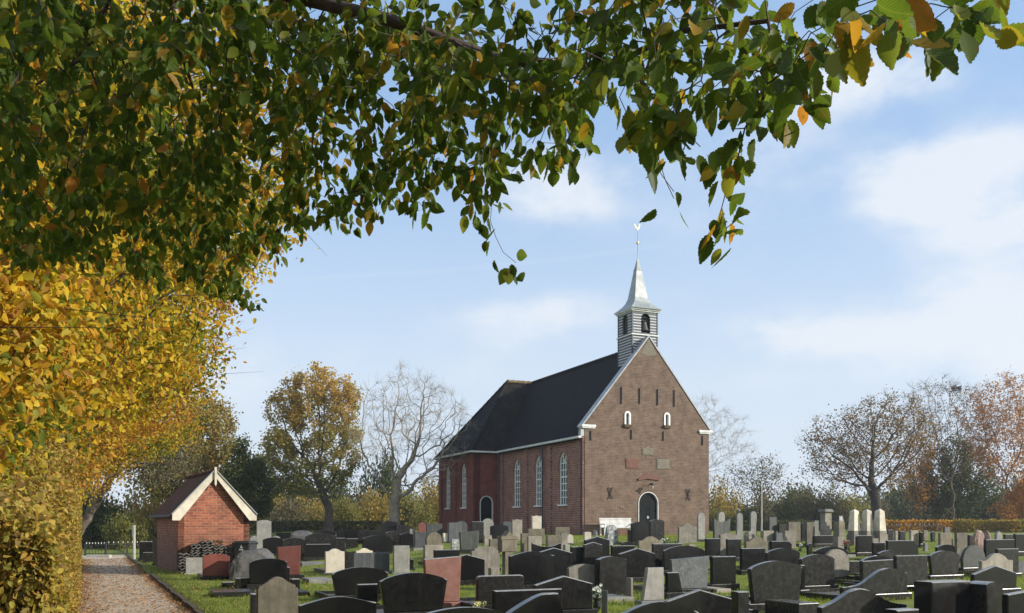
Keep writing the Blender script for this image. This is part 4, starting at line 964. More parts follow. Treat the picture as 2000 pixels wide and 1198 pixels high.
(1558,1573,1104,1166,'F','blk','narrow black upright between the big brown-grey arch and dark broad arch'),
(1678,1748,1086,1136,'A','blk','black arched headstone with bright rim above the wavy-topped pair'),
(1679,1773,1093,1146,'D','dgr','dark headstone with flat top falling off at its right'),
(1639,1773,1111,1176,'W','dgr','dark wave-topped headstone rising to the right, upper of two waves'),
(1594,1772,1149,1242,'w','dgr','dark wave-topped headstone with hump left of centre, at the lower edge'),
(1744,1812,1085,1156,'F','dgr','dark flat-topped headstone left of the tapering grey arch'),
(1786,1897,1136,1240,'F','blk','thick deep-black block headstone at the lower right edge'),
(1892,1960,1137,1238,'A','dgr','dark grey curved headstone touching the thick deep-black block'),
(1957,2030,1152,1246,'L','blk','black headstone with shiny sloping top cut by the right edge'),
(1728,1796,1191,1290,'F','blk','black flat headstone just showing at the bottom between wave and thick block'),
(1811,1876,1076,1134,'T','dgr','grey arched headstone tapering to its foot on green grass, right side'),
(1876,1925,1065,1118,'R','grn','dark green round-topped headstone right of the tapering grey arch'),
(1911,1979,1081,1142,'s','bei','beige shouldered headstone behind the black pointed one at the right'),
(1895,1986,1105,1166,'P','blk','black pointed headstone with light rim near the right edge'),
(1921,1982,1054,1100,'F','blk','black flat-topped headstone behind the beige shouldered one'),
(1943,1990,1072,1130,'F','dgr','dark upright slab right of the beige shouldered headstone'),
(1826,1867,1064,1098,'A','blk','small black arched headstone above the tapering grey arch'),
(1832,1859,1041,1084,'F','tan','left one of two streaked beige slabs before the low hedge'),
(1864,1890,1041,1090,'F','tan','right one of two streaked beige slabs before the low hedge'),
(1775,1794,1036,1070,'F','bei','pinkish beige slab left of the streaked beige pair, before the fence'),
(1729,1794,1056,1102,'H','blk','black headstone with notched right corner below the pinkish beige slab'),
(1712,1762,1075,1116,'A','dgr','dark grey low arched headstone behind the flat-falling one'),
(1754,1769,1038,1062,'F','dgr','small grey slab in front of the right fence, left of the pinkish beige slab'),
(1801,1812,1036,1058,'F','tan','small tan slab before the fence, behind the low grey stone'),
(1817,1827,1038,1060,'R','dgr','small dark rounded stone before the fence, left of the streaked beige pair'),
(1857,1865,1053,1070,'R','tan','tiny tan rounded stone between the two streaked beige slabs'),
(1889,1899,1045,1068,'F','dgr','dark narrow slab left of the pinkish rough rock headstone'),
(1842,1856,1030,1050,'F','slt','far slate slab behind the left streaked beige slab'),
(1700,1716,1052,1074,'F','bei','beige low stone between the white obelisks and the black headstone before them'),
(1640,1660,1056,1078,'F','dgr','dark low stone left of the red flowers'),
(1519,1536,1024,1050,'F','dgr','dark narrow slab behind the square beige headstone'),
(1340,1358,1064,1082,'F','bei','small beige block right below the wide light segmental headstone'),
(1660,1674,1040,1066,'F','lgr','pale upright stone at the foot of the left obelisk'),
(1655,1682,1096,1122,'F','dgr','dark square stone behind the bright-rimmed black arch'),
(1980,2004,1096,1124,'R','slt','bluish rounded stone cut by the right edge on the grass'),
(675,700,1052,1072,'F','dgr','low charcoal stone below the navy-black curved headstone'),
(735,752,1028,1050,'F','dgr','charcoal slab left of the high black headstone at the bare tree'),
(602,628,1052,1070,'F','blk','low black slab peeping between the rock and wide grey headstone'),
(1899,1924,1039,1074,'B','rose','pinkish rough rock headstone before the low hedge'),
(1922,1937,1037,1068,'B','rose','smaller reddish rock right of the pinkish rough rock headstone'),
(1942,1958,1037,1070,'G','lgr','grey gabled headstone with pale triangular top near the right hedge'),
(1979,2012,1043,1086,'F','blk','black slab cut by the right edge before the hedge'),
(1959,1981,1044,1074,'F','dgr','dark low slab between the gabled stone and the right-edge black slab'),
(1794,1803,1040,1070,'F','blk','narrow black upright right of the pinkish beige slab'),
(1802,1813,1061,1078,'F','lgr','small grey low stone on the grass before the streaked beige pair'),
(1745,1754,1037,1066,'F','bei','slim pale upright right of the rightmost white obelisk'),
(1730,1745,1035,1064,'F','dgr','dark grey slab just right of the rightmost white obelisk'),
(272,299,1058,1097,'F','blk','black headstone behind the brick shed, near the iron fence'),
(279,299,1079,1100,'F','dgr','low dark stone with white ornament in front of the black one behind the shed'),
(298,308,1055,1104,'F','tan','slim reddish slab squeezed against the rear of the brick shed'),
]
for r in ST:
    kw = {}
    if r[4] == 'U': kw = dict(t=.16)
    if 'thick deep' in r[6]: kw = dict(t=.34)
    if 'leaning against' in r[6]: kw = dict(lean=-9, plinth=0)
    if 'post' in r[6] or 'block' in r[6] or 'cube' in r[6]: kw.setdefault('plinth', 0); kw.setdefault('t', .2)
    if r[6].startswith(('large black arched headstone right', 'cream stained', 'dark grey headstone with low', 'big brown-grey', 'grey arched headstone tap')): kw['slabk'] = 1
    if r[0] < 520 and 'lower' not in r[6] and r[2] < 1090 and 'boulder' not in r[6]: pass
    stone(*r, **kw)
# grave slabs seen lying on the grass
for x0, x1, yt, yb, mat, lb in ((418, 500, 1149, 1168, 'dgr', 'dark flat grave slab in front of the rough boulder headstone'), (585, 606, 1149, 1166, 'dgr', 'short dark kerb end right of the split black arched pair'), (603, 650, 1125, 1140, 'lgr', 'pale flat grave slab beside the cream crested headstone'),
        (590, 634, 1094, 1106, 'lgr', 'pale kerb in front of the black rectangular headstone'), (1180, 1238, 1163, 1176, 'lgr', 'pale low kerb under the dark grey low arched headstone'), (1560, 1600, 1158, 1206, 'dgr', 'grey low slab left of the humped wave headstone'),
        (1628, 1672, 1078, 1092, 'lgr', 'low pale kerb on the lawn behind the flat-falling headstone'), (1400, 1428, 1144, 1160, 'bei', 'low beige slab between black square-topped headstone and big brown-grey arch'),
        (1452, 1482, 1190, 1200, 'dgr', 'dark kerb below the big brown-grey arch'), (1742, 1764, 1140, 1160, 'dgr', 'small dark block below the dark flat-topped headstone')):
    X, Y = ground_at((x0+x1)/2, yb); k0 = (x0-1000)/F; k1 = (x1-1000)/F; Xl = k0*Y; w = (k1*Y-Xl)/(gx.x-k1*gx.y); z0 = ground(X, Y)
    h = max(.08, min(.4, (yb-yt)/F*Y*.55)); o = MB().box(0, w, 0, .9, -.1, h, bev=.012).build('grave_slab', mat); o.location = (Xl, Y, z0); o.rotation_euler = (0, 0, GA); tag(o, lb, 'grave slab', 'grave slabs and kerbs')
# monuments
def mono(name, x0, x1, yb, label, cat='monument', group=None, ang=None):
    X, Y = ground_at((x0+x1)/2, yb); a = GA if ang is None else R(ang); sc = Y/F; z0 = ground(X, Y)
    o = empty(name, (X, Y, z0)); o.rotation_euler = (0, 0, a); tag(o, label, cat, group); return o, sc, lambda y: EYE-(y-HY)*sc-z0, (x1-x0)*sc/(math.cos(a)+.35*math.sin(a))
def frustum(r0, r1, z0, z1, tip=None):
    m = MB(); prof = [(r0, z0), (r1, z1)]+([(.01, tip)] if tip else [])
    rg = [[m.bm.verts.new((sx_*r, sy*r, z)) for sx_, sy in ((-1, -1), (1, -1), (1, 1), (-1, 1))] for r, z in prof]
    for i in range(len(rg)-1):
        for j in range(4): m.bm.faces.new((rg[i][j], rg[i][(j+1) % 4], rg[i+1][(j+1) % 4], rg[i+1][j]))
    m.bm.faces.new(rg[0][::-1]); m.bm.faces.new(rg[-1]); return m
for x0, x1, yt, lb in ((1660, 1677, 995, 'left one of the three white obelisks in a row'), (1685, 1702, 995, 'middle one of the three white obelisks in a row'), (1709, 1727, 994, 'right one of the three white obelisks in a row')):
    o, sc, zz, w = mono('obelisk', x0, x1, 1066, lb, 'obelisk', 'row of white obelisks'); r = w/2
    frustum(r, r*.72, zz(1037), zz(999), zz(yt)).build('shaft', 'crm', o)
    MB().box(-r*1.08, r*1.08, -r*1.08, r*1.08, zz(1044), zz(1037)-.001).box(-r*1.25, r*1.25, -r*1.25, r*1.25, zz(1050), zz(1044)-.001).build('base', 'pink', o) if 0 else MB().box(-r*1.08, r*1.08, -r*1.08, r*1.08, zz(1044), zz(1037)-.001).box(-r*1.25, r*1.25, -r*1.25, r*1.25, -.1, zz(1044)-.001).build('base', 'bei', o)
o, sc, zz, w = mono('pillar_monument', 1602, 1624, 1064, 'tall beige square pillar with overhanging flat cap, left of the white obelisks'); r = w*.40
MB().box(-r, r, -r*.8, r*.8, -.1, zz(1001)).build('shaft', 'bei', o); MB().box(-r*1.35, r*1.35, -r*1.2, r*1.2, zz(1001)+.001, zz(997), bev=.02).box(-r*1.15, r*1.15, -r, r, zz(997)+.001, zz(996)+.03).build('cap', 'lgr', o)
o, sc, zz, w = mono('tapering_monument', 1629, 1649, 1074, 'dark weathered tapering monument standing on the pale block'); r = w*.46
frustum(r, r*.8, 0, zz(1019)).build('shaft', 'tan', o); frustum(r*.72, r*.5, zz(1019)+.001, zz(1008)).build('top', 'grn', o)
o, sc, zz, w = mono('gabled_pillar_monument', 974, 1009, 1126, 'streaked beige pillar monument with little gabled head between beige and black headstones'); r = w*.5
MB().prism([(-r*.5, -.1), (r*.5, -.1), (r*.5, zz(1078)), (-r*.5, zz(1078))], -r*.45, r*.45).build('shaft', 'tan', o)
MB().prism([(-r, zz(1078)+.001), (r, zz(1078)+.001), (r, zz(1054)), (-r, zz(1054))], -r*.55, r*.7, bev=.015).prism([(-r*1.06, zz(1054)+.001), (r*1.06, zz(1054)+.001), (r*1.06, zz(1047)), (r*.45, zz(1047)), (0, zz(1037)), (-r*.45, zz(1047)), (-r*1.06, zz(1047))], -r*.62, r*.75).build('head', 'tan', o)
# flowers
def flowers(x, yb, y0, y1, px, label, mat, n=16, vase=True):
    X, Y = ground_at(x, yb); sc = Y/F; z0 = ground(X, Y); o = empty('grave_flowers', (X, Y, z0)); tag(o, label, 'flowers'); rr = random.Random(int(x))
    zb = EYE-(y1-HY)*sc-z0; zt = EYE-(y0-HY)*sc-z0; r = px*sc/2; m = MB(); s = MB()
    for i in range(n):
        a = rr.uniform(0, 6.28); q = r*rr.uniform(.1, 1); p = Vector((math.cos(a)*q, math.sin(a)*q*.7, zb+(zt-zb)*rr.uniform(.3, 1))); s.tube([(0, 0, max(0, zb-.05)), p], .005, 4)
        for k in range(7):
            t = 6.28*k/7+a; c = .038; m.prism([(0, 0), (c*.35, c*.5), (0, c), (-c*.35, c*.5)], -.004, .004, Matrix.Translation(p) @ Matrix.Rotation(t, 4, 'Y') @ Matrix.Rotation(.4, 4, 'X'))
    m.build('blossoms', mat, o); s.build('stems', 'stem_green', o)
    l = MB(); 
    for i in range(n*2):
        a = rr.uniform(0, 6.28); q = r*rr.uniform(.2, 1); p = Vector((math.cos(a)*q, math.sin(a)*q*.7, zb+(zt-zb)*rr.uniform(0, .8))); l.prism([(0, 0), (.018, .03), (0, .075), (-.018, .03)], -.002, .002, Matrix.Translation(p) @ Matrix.Rotation(rr.uniform(-1.5, 1.5), 4, 'Y') @ Matrix.Rotation(rr.uniform(-1, 1), 4, 'X'))
    l.build('foliage', 'stem_green', o)
    if vase and zb > .08: MB().lathe([(.05, 0), (.08, zb*.4), (.06, zb*.8), (.08, zb)], 12).build('vase', 'dgr', o)
flowers(938, 1206, 1178, 1190, 25, 'yellow chrysanthemums behind the very wide black arch at the lower edge', 'petal_yellow', 22)
flowers(1166, 1196, 1143, 1168, 17, 'white and green bouquet in a dark vase right of the large black pointed stone', 'petal_white', 16)
flowers(1652, 1084, 1056, 1068, 20, 'dark red flowers with green leaves below the white obelisks', 'petal_red', 14)
flowers(1299, 1082, 1052, 1062, 20, 'small white blossoms on the broad brown-grey flat headstone', 'petal_white', 14)
flowers(1563, 1078, 1062, 1072, 8, 'single white flower spray left of the black curved headstone', 'petal_white', 6)
q, z = shed_pt(425, 1056, .2); o = empty('potted_plant', (q.x, q.y, z-.12)); tag(o, 'small plant with red and green leaves lying on the pantile stacks', 'plant'); rr = random.Random(2); m = MB(); m2 = MB()
for i in range(16): (m if i % 3 else m2).prism([(0, 0), (.03, .06), (0, .15), (-.03, .06)], -.003, .003, Matrix.Translation((rr.uniform(-.08, .1), rr.uniform(-.06, .06), rr.uniform(0, .05))) @ Matrix.Rotation(rr.uniform(-1.2, 1.2), 4, 'Y'))
m.build('green_leaves', 'stem_green', o); m2.build('red_leaves', 'petal_red', o)
# ------------------------------------------------------------ posts, fences
def spiked_fence(name, P0, P1, h, n, label, posts=4, tipm='gold'):
    P0 = Vector(P0); P1 = Vector(P1); v = P1-P0; L = v.length; o = empty(name, P0, math.atan2(v.y, v.x)); tag(o, label, 'fence')
    MB().box(0, L, -.012, .012, h*.88, h*.88+.035).box(0, L, -.012, .012, .10, .135).build('rail', 'iron', o); nb = min(n, 95)
    for i in range(nb):
        x = L*(i+.5)/nb; b = MB().box(x-.009, x+.009, -.009, .009, .05, h).build('bar', 'iron', o)
        MB().lathe([(.012, h), (.030, h+.03), (.02, h+.07), (.004, h+.11)], 6, (x, 0, 0)).build('bar_tip', 'post_grey', b)
    for i in range(posts): x = L*i/(posts-1); MB().box(x-.03, x+.03, -.03, .03, -.1, h+.06).build('post', 'iron', o)
a = at(166, 1086, 47); b = at(205, 1086, 47); spiked_fence('iron_gate', (a.x, 47, 0), (b.x+.0, 47.1, 0), .62, 7, 'low dark iron gate with pale tips at the end of the gravel path', 2)
a = at(206, 1086, 47); b = at(305, 1086, 47); spiked_fence('iron_fence', (a.x, 47.1, 0), (b.x, 48.5, 0), .66, 13, 'low iron fence with pale tips running right from the path gate towards the shed', 4)
a = at(1728, 1021, 66); b = at(1856, 1021, 66); spiked_fence('iron_fence', (a.x, 66, .95), (b.x, 67.5, .95), .62, 12, 'iron fence with white tips in front of the low hedge on the right', 4)
a = at(168, 1092, 44.5); o = MB().box(0, 1.15, 0, .3, -.1, .14, bev=.02).build('stone_kerb', 'kerb_stone'); o.location = (a.x, 44.5, 0); tag(o, 'pale stone kerb lying across the end of the gravel path', 'kerb')
X, Y = ground_at(262, 1093); o = MB().box(-.045, .045, -.045, .045, -.1, 1.63, bev=.01).build('grey_post', 'post_grey'); o.location = (X, Y, 0); tag(o, 'plain pale grey square post on the grass left of the shed', 'post')
o = MB().box(-.05, .05, -.02, .02, 1.1, 1.6).build('signboard', 'post_grey', o, loc=(-.07, .06, .02))
o = MB().tube([(0, 0, 0), (0, 0, 4.0)], .035, 8, .022).build('flagpole', 'white_paint'); p = at(1488, 1040, 72); o.location = (p.x, 72, .9); tag(o, 'slim white pole with small foot among trees right of the church', 'flagpole')
MB().lathe([(.03, 0), (.05, .03), (.01, .09)], 10, (0, 0, 4.0)).build('knob', 'white_paint', o)
# ------------------------------------------------------------ background trees
G_ = 'trees around the churchyard'
tree('oak_tree', 'broad oak with yellow-green and orange-brown leaves left of the bare pale tree', 642, 66, [(625, 772, 78, 58), (560, 800, 45, 40), (560, 870, 62, 52), (650, 870, 62, 80), (600, 935, 76, 44), (678, 800, 34, 70), (540, 915, 46, 46)],
     'bark', 'leaf_oak', 24000, (.13, .22), 1500, trunk_top=3.0, toprnd=1, tip=.012, seed=3, group=G_, trunk_r=.30, step=.38, kill=.62, leafjit=.22)
tree('oak_top', 'x', 642, 66, [(630, 752, 62, 40)], 'bark', 'leaf_russet', 10, (.13, .24), 120, seed=5) if 0 else None
tree('bare_tree', 'large leafless tree with pale bark and wide crown left of the church', 770, 62, [(808, 850, 128, 112), (722, 880, 50, 84), (790, 800, 100, 84), (870, 880, 62, 60)],
     'bark_pale', None, 0, natt=1500, trunk_top=3.2, tip=.0085, seed=8, twigs=12, group=G_, trunk_r=.36, step=.42, kill=.66, jit=.24)
tree('lime_tree', 'tall olive-green tree behind the shed, left of the oak', 400, 60, [(395, 830, 66, 70), (370, 900, 80, 75), (435, 880, 44, 60), (330, 930, 60, 60), (430, 960, 60, 50)],
     'bark', 'leaf_olive', 24000, (.12, .22), 1000, tip=.012, seed=11, group=G_, step=.4, kill=.7)
tree('holly_tree', 'dark green bushy tree right behind the shed gable', 480, 58, [(474, 935, 36, 70), (500, 965, 30, 55), (478, 890, 20, 42), (515, 930, 22, 40)], 'bark_dark', 'leaf_dark', 11000, (.12, .2), 600, tip=.012, seed=12, group=G_)
tree('leaning_tree', 'grey-brown nearly leafless tree leaning over the end of the gravel path', 128, 37, [(255, 880, 80, 70), (330, 900, 60, 50), (270, 830, 70, 40)], 'bark', 'leaf_brown', 5000, (.08, .15), 800, trunk_top=3.3, lean=1.7, tip=.009, seed=14, twigs=5, group=G_, step=.28, kill=.45, depth=2.2, trunk_r=.17)
tree('bare_tree', 'pale leafless tree spreading behind the right side of the church', 1330, 78, [(1400, 870, 75, 85), (1370, 850, 70, 80), (1300, 880, 70, 70)], 'bark_pale', None, 0, natt=1300, trunk_top=5, tip=.010, seed=21, twigs=13, group=G_, step=.5, kill=.8)
tree('young_tree', 'small dark-limbed tree with thin leaves right of the church', 1484, 74, [(1480, 935, 48, 48), (1500, 925, 36, 36), (1440, 930, 40, 34)], 'bark_dark', 'leaf_brown', 1800, (.1, .17), 520, trunk_top=3.4, tip=.010, seed=22, twigs=4, group=G_, step=.36, kill=.55)
tree('oak_tree', 'wide oak with thin russet leaves on the right, dividing into two dark limbs', 1712, 78, [(1700, 880, 130, 88), (1640, 870, 82, 72), (1740, 840, 90, 80), (1700, 825, 80, 50), (1610, 900, 50, 45)],
     'bark_dark', 'leaf_russet', 9500, (.12, .21), 2100, trunk_top=2.9, tip=.010, seed=23, twigs=6, group=G_, trunk_r=.45, step=.46, kill=.72, jit=.2)
tree('bare_tree', 'tall leafless tree with upright limbs above the right hedge, holding a bird nest', 1862, 84, [(1840, 840, 90, 104), (1890, 860, 70, 80), (1850, 790, 80, 56)], 'bark', 'leaf_russet', 1500, (.12, .2), 1500, trunk_top=3.4, tip=.012, seed=24, twigs=10, group=G_, step=.5, kill=.78)
tree('maple_tree', 'reddish-orange thin-leaved tree at the right edge of the view', 1968, 80, [(1965, 790, 62, 64), (1950, 860, 70, 90), (2030, 850, 60, 90), (1900, 800, 40, 50)], 'bark', 'leaf_rose', 9500, (.13, .22), 1300, trunk_top=3.4, tip=.011, seed=25, twigs=4, group=G_, step=.44, kill=.7)
tree('pine_tree', 'dark green tree filling the lower right between the bare tree and the maple', 1872, 88, [(1862, 930, 66, 80), (1830, 950, 60, 70), (1910, 950, 50, 60)], 'bark_dark', 'leaf_dark', 14000, (.16, .26), 700, tip=.014, seed=26, group=G_, step=.5)
tree('beech_shrub', 'glowing orange bush at the far right edge', 1998, 76, [(1996, 985, 44, 42), (2020, 960, 40, 60), (1960, 1000, 30, 26)], 'bark', 'leaf_orange', 7000, (.12, .2), 300, tip=.012, seed=27, group=G_)
tree('birch_tree', 'yellowish thin-leaved tree between the right oak and the bare tree', 1800, 86, [(1790, 890, 46, 60), (1800, 945, 40, 56)], 'bark', 'leaf_orange', 2600, (.13, .22), 400, tip=.012, seed=28, group=G_)
# birds' nest
p = at(1868, 760, 84); rr = random.Random(5); m = MB()
for i in range(70):
    a = rr.uniform(0, 6.28); b = rr.uniform(-.5, .5); c = Vector((math.cos(a)*.3, math.sin(a)*.3, b*.4)); d = Vector((-math.sin(a)*.35, math.cos(a)*.35, rr.uniform(-.15, .15))); m.tube([c-d, c+d], .015, 4)
o = m.build('bird_nest', 'twig'); o.location = p; tag(o, 'dark bird nest of twigs high in the leafless tree on the right', 'nest')
# shrubs closing the view
rngS = random.Random(9)
protos = {}
SHR = [  # x, Y, top y, half width px, kind
(190, 62, 950, 70, 'd'), (250, 58, 985, 50, 'y'), (300, 70, 920, 70, 'o'), (160, 75, 900, 70, 'b'), (560, 80, 960, 55, 'b'), (520, 86, 930, 60, 'o'), (610, 84, 965, 60, 'o'), (665, 76, 960, 46, 'y'), (705, 90, 940, 60, 'b'), (745, 92, 880, 52, 'd'), (735, 80, 950, 52, 'o'),
(800, 84, 940, 55, 'y'), (845, 88, 930, 60, 'o'), (870, 100, 900, 60, 'b'), (640, 100, 930, 80, 'd'), (580, 95, 910, 80, 'b'), (480, 92, 940, 60, 'd'), (1400, 96, 930, 60, 'o'), (1440, 100, 950, 55, 'b'), (1395, 88, 985, 40, 'y'), (1500, 105, 940, 60, 'b'), (1560, 96, 945, 56, 'd'), (1605, 92, 938, 60, 'k'), (1650, 100, 950, 50, 'y'), (1540, 110, 930, 60, 'b'),
(1690, 112, 955, 60, 'k'), (1750, 120, 920, 70, 'g'), (1790, 116, 935, 60, 'g'), (1830, 108, 960, 60, 'k'), (1735, 90, 1000, 26, 'y'), (1930, 100, 950, 60, 'd'), (1985, 98, 900, 60, 'b'), (1885, 110, 940, 60, 'g'), (1460, 86, 990, 44, 'd'), (30, 60, 900, 90, 'd'), (90, 66, 920, 80, 'b')]
KN = {'d': ('leaf_dark', 'dark green', 'evergreen shrub'), 'y': ('leaf_yellow', 'yellow-green', 'shrub'), 'o': ('leaf_olive', 'olive', 'shrub'), 'b': ('leaf_brown', 'brownish half-bare', 'shrub'), 'k': ('leaf_brown', 'dark brown', 'shrub'), 'g': ('leaf_dark', 'hazy grey-green', 'shrub')}
rng = np.random.default_rng(77)
def shrub_proto(k):
    """unit shrub: radius 1, height 1"""
    root = empty('shrub'); n = 5200; d = rng.normal(size=(46, 3)); d /= np.linalg.norm(d, axis=1, keepdims=True); c = d*rng.uniform(.25, .82, (46, 1)); c[:, 2] = np.abs(c[:, 2])*.95+.06
    s = rng.integers(0, 46, n); P = c[s]+rng.normal(size=(n, 3))*.13; P[:, 2] = np.maximum(P[:, 2], .01)
    scatter_leaves('crown', P, KN[k][0], root, rng, (.035, .075), .8, .2, rnd=rng.random(n)*.6+rng.random(46)[s]*.4)
    A = []; B = []
    for i in range(46):
        p = c[i]; m_ = np.array([p[0]*.35, p[1]*.35, p[2]*.45]); A += [(0, 0, -.05), m_]; B += [m_, p*1.08]
    A = np.array(A, float); B = np.array(B, float); r_ = np.tile([.016, .010], 46); tubes_mesh('trunk', A, B, r_, r_*.5, 'bark_dark', root); return root
WH = {190: 'behind the path gate', 250: 'by the grey post at the path end', 300: 'behind the shed roof', 160: 'high behind the path end'}
labs = ['behind the iron gate', 'low beside the grey post behind the iron fence', 'just left above the shed roof', 'hidden behind the hedge end', 'left of the oak trunk, low in the gap', 'between dark holly and oak crown', 'directly behind the oak trunk', 'at the right foot of the oak',
 'between oak and bare pale tree, farther back', 'tall one behind the bare pale trunk', 'just left of the bare pale trunk', 'just right of the bare pale trunk', 'against the left corner of the church', 'farther back against the left corner of the church', 'far behind the oak trunk', 'far and tall left behind the oak', 'far behind the dark holly',
 'against the right corner of the church', 'second from the right corner of the church', 'low and front at the right corner of the church', 'just right of the white flagpole', 'left of the beige pillar monument', 'behind the beige pillar monument', 'between pillar monument and obelisks', 'far back between flagpole and pillar monument',
 'far behind the white obelisks', 'right of the oak trunk in haze', 'second right of the oak trunk in haze', 'behind the left end of the low hedge', 'small one right beside the white obelisks', 'behind the right end of the low hedge', 'under the reddish maple', 'behind the dark tree above the low hedge', 'low below the young dark-limbed tree', 'behind the clipped hedge, far left', 'behind the clipped hedge, second from left']
for i, (x, Y, yt, hw, k) in enumerate(SHR):
    first = k not in protos
    if first: protos[k] = shrub_proto(k); o = protos[k]; ch_ = None
    else:
        o = protos[k].copy(); C.objects.link(o)
        for c in list(protos[k].children): d = c.copy(); C.objects.link(d); d.parent = o
    sc = Y/F; z0 = min(.95, ground((x-1000)*sc, Y)); o.location = ((x-1000)*sc, Y, z0-.05); hgt = EYE+(HY-yt)*sc-z0; wd = hw*sc*1.15
    o.scale = (wd, wd, hgt); o.rotation_euler = (0, 0, rngS.uniform(0, 6.28)); tag(o, f'{KN[k][1]} {KN[k][2]} {labs[i]}', 'shrub', 'shrubs behind the churchyard')
# far-off wood along the horizon
rng = np.random.default_rng(5); n = 26000; X = rng.uniform(-120, 140, n); hh = 4.2+1.5*np.sin(X*.13)+1.2*np.sin(X*.31+1)+.8*np.sin(X*.9); P = np.stack([X, 135+rng.normal(size=n)*3, .5+rng.random(n)**.8*hh], 1)
o = scatter_leaves('distant_wood', P, 'leaf_brown', None, rng, (.4, .8), .8, .2); tag(o, 'distant brown-green wood along the horizon', 'wood', kind='stuff')
# ------------------------------------------------------------ hedges
def hedge(name, u0, u1, v0, v1, h, n, mat, label, size, M=None, bias=1.0, top=None, zb=0, core='bark_dark', seed=3, taper=0):
    rng = np.random.default_rng(seed); root = empty(name, (0, 0, 0)); tag(root, label, 'hedge')
    f = M or (lambda u, v: uv(u, v)); m = MB(); L = v1-v0
    c = [f(a, b) for a, b in ((u0+.22, v0+.2), (u1-.22, v0+.2), (u1-.22, v1-.2), (u0+.22, v1-.2))]
    # woody inside: upright stems with side twigs
    A = []; B = []; r0 = []; r1 = []
    for i in range(int(L*14)):
        u = rng.uniform(u0+.2, u1-.28); v = v0+.6+(L-1.2)*rng.random()**bias; p = f(u, v); q = f(u+rng.normal()*.15, v+rng.normal()*.3)
        A.append((p.x, p.y, zb-.05)); hv = h*(1-taper*(1-ss(v0, v0+10, v))); B.append((q.x, q.y, zb+hv*rng.uniform(.6, .98))); r0.append(.018); r1.append(.008)
        for k in range(5):
            t = rng.uniform(.1, .95); s = [p.x+(q.x-p.x)*t, p.y+(q.y-p.y)*t, zb+hv*t*.9]; e = f(u1+rng.uniform(-.15, .03), v+rng.normal()*.35) if rng.random() < .7 else f(u0, v)
            A.append(tuple(s)); B.append((e.x, e.y, min(zb+hv, s[2]+rng.uniform(0, .4)))); r0.append(.010); r1.append(.003)
    tubes_mesh('branches', np.array(A), np.array(B), np.array(r0), np.array(r1), 'bark', root)
    side = rng.random(n); v = v0+L*rng.random(n)**bias; z = h*rng.random(n); dpt = np.abs(rng.normal(size=n))*.09
    lump = .06*np.sin(v*1.9+z*1.3)+.05*np.sin(v*4.3-z*2.9)
    u = u1-dpt+lump; tp = side > .80; u = np.where(tp, rng.uniform(u0, u1, n), u); z = np.where(tp, h-dpt+.05*np.sin(v*3), z)
    en = (side > .72) & ~tp; v = np.where(en, np.where(rng.random(n) < .5, v0+dpt, v1-dpt), v); u = np.where(en, rng.uniform(u0, u1, n), u)
    bk_ = (side < .12); u = np.where(bk_, u0+dpt, u)
    if taper:
        tq = np.clip((v-v0)/10, 0, 1); z = z*(1-taper*(1-tq*tq*(3-2*tq)))+np.where(tp, np.abs(rng.normal(size=n))*.10, 0)
    P = np.array([[*f(a, b)][:2]+[c_+zb] for a, b, c_ in zip(u, v, z)])
    nr = np.tile(np.array([[PN.x, PN.y, .1]]), (n, 1)); rnd = np.clip(rng.random(n)*.8+.25*np.sin(v*2.1+z*2)*.5+.1, 0, 1)
    scatter_leaves('foliage', P, mat, root, rng, size, .62, .35, out=nr, rnd=rnd, six=True); return root
hedge('clipped_hedge', -1.7, -.22, 5.0, 33.0, 2.9, 235000, 'leaf_hedge', 'tall clipped hornbeam hedge with brown and yellow leaves along the left of the path', (.030, .058), bias=1.6, taper=.42)
def far_f(u, v): return Vector((25.5+v*1.0, 69+u+v*.06, 0))
hedge('low_hedge', -.5, .5, 1.5, 12.5, 1.0, 7000, 'leaf_amber', 'low orange-topped hedge behind the churchyard, left section', (.10, .18), M=lambda u, v: Vector((26+v, 69-u, 0)), zb=.9, seed=8)
hedge('low_hedge', -.5, .5, 0, 16, 1.02, 9000, 'leaf_olive', 'low dull green hedge at the right edge, nearer section', (.10, .18), M=lambda u, v: Vector((32.2+v, 65-u-v*.1, 0)), zb=.9, seed=9)
hedge('low_hedge', -.5, .5, 0, 20, 1.15, 9000, 'leaf_dark', 'low dark hedge behind the far left graves, under oak and bare tree', (.10, .18), M=lambda u, v: Vector((-28.5+v, 70-u, 0)), zb=.72, seed=10)
hedge('low_hedge', -.5, .5, 0, 12.5, 1.0, 6000, 'leaf_dark', 'low dark hedge between the church corner and the white obelisks', (.10, .18), M=lambda u, v: Vector((15.5+v, 76-u, 0)), zb=.9, seed=11)
hedge('unseen_hedge', -.6, .6, 0, 34, 5.2, 15000, 'leaf_hedge', 'unseen hornbeam hedge added behind the viewer to darken stone reflections', (.18, .30), M=lambda u, v: Vector((-8+v, -7+u, 0)), seed=12)  # out of view, added to darken what the polished stones reflect
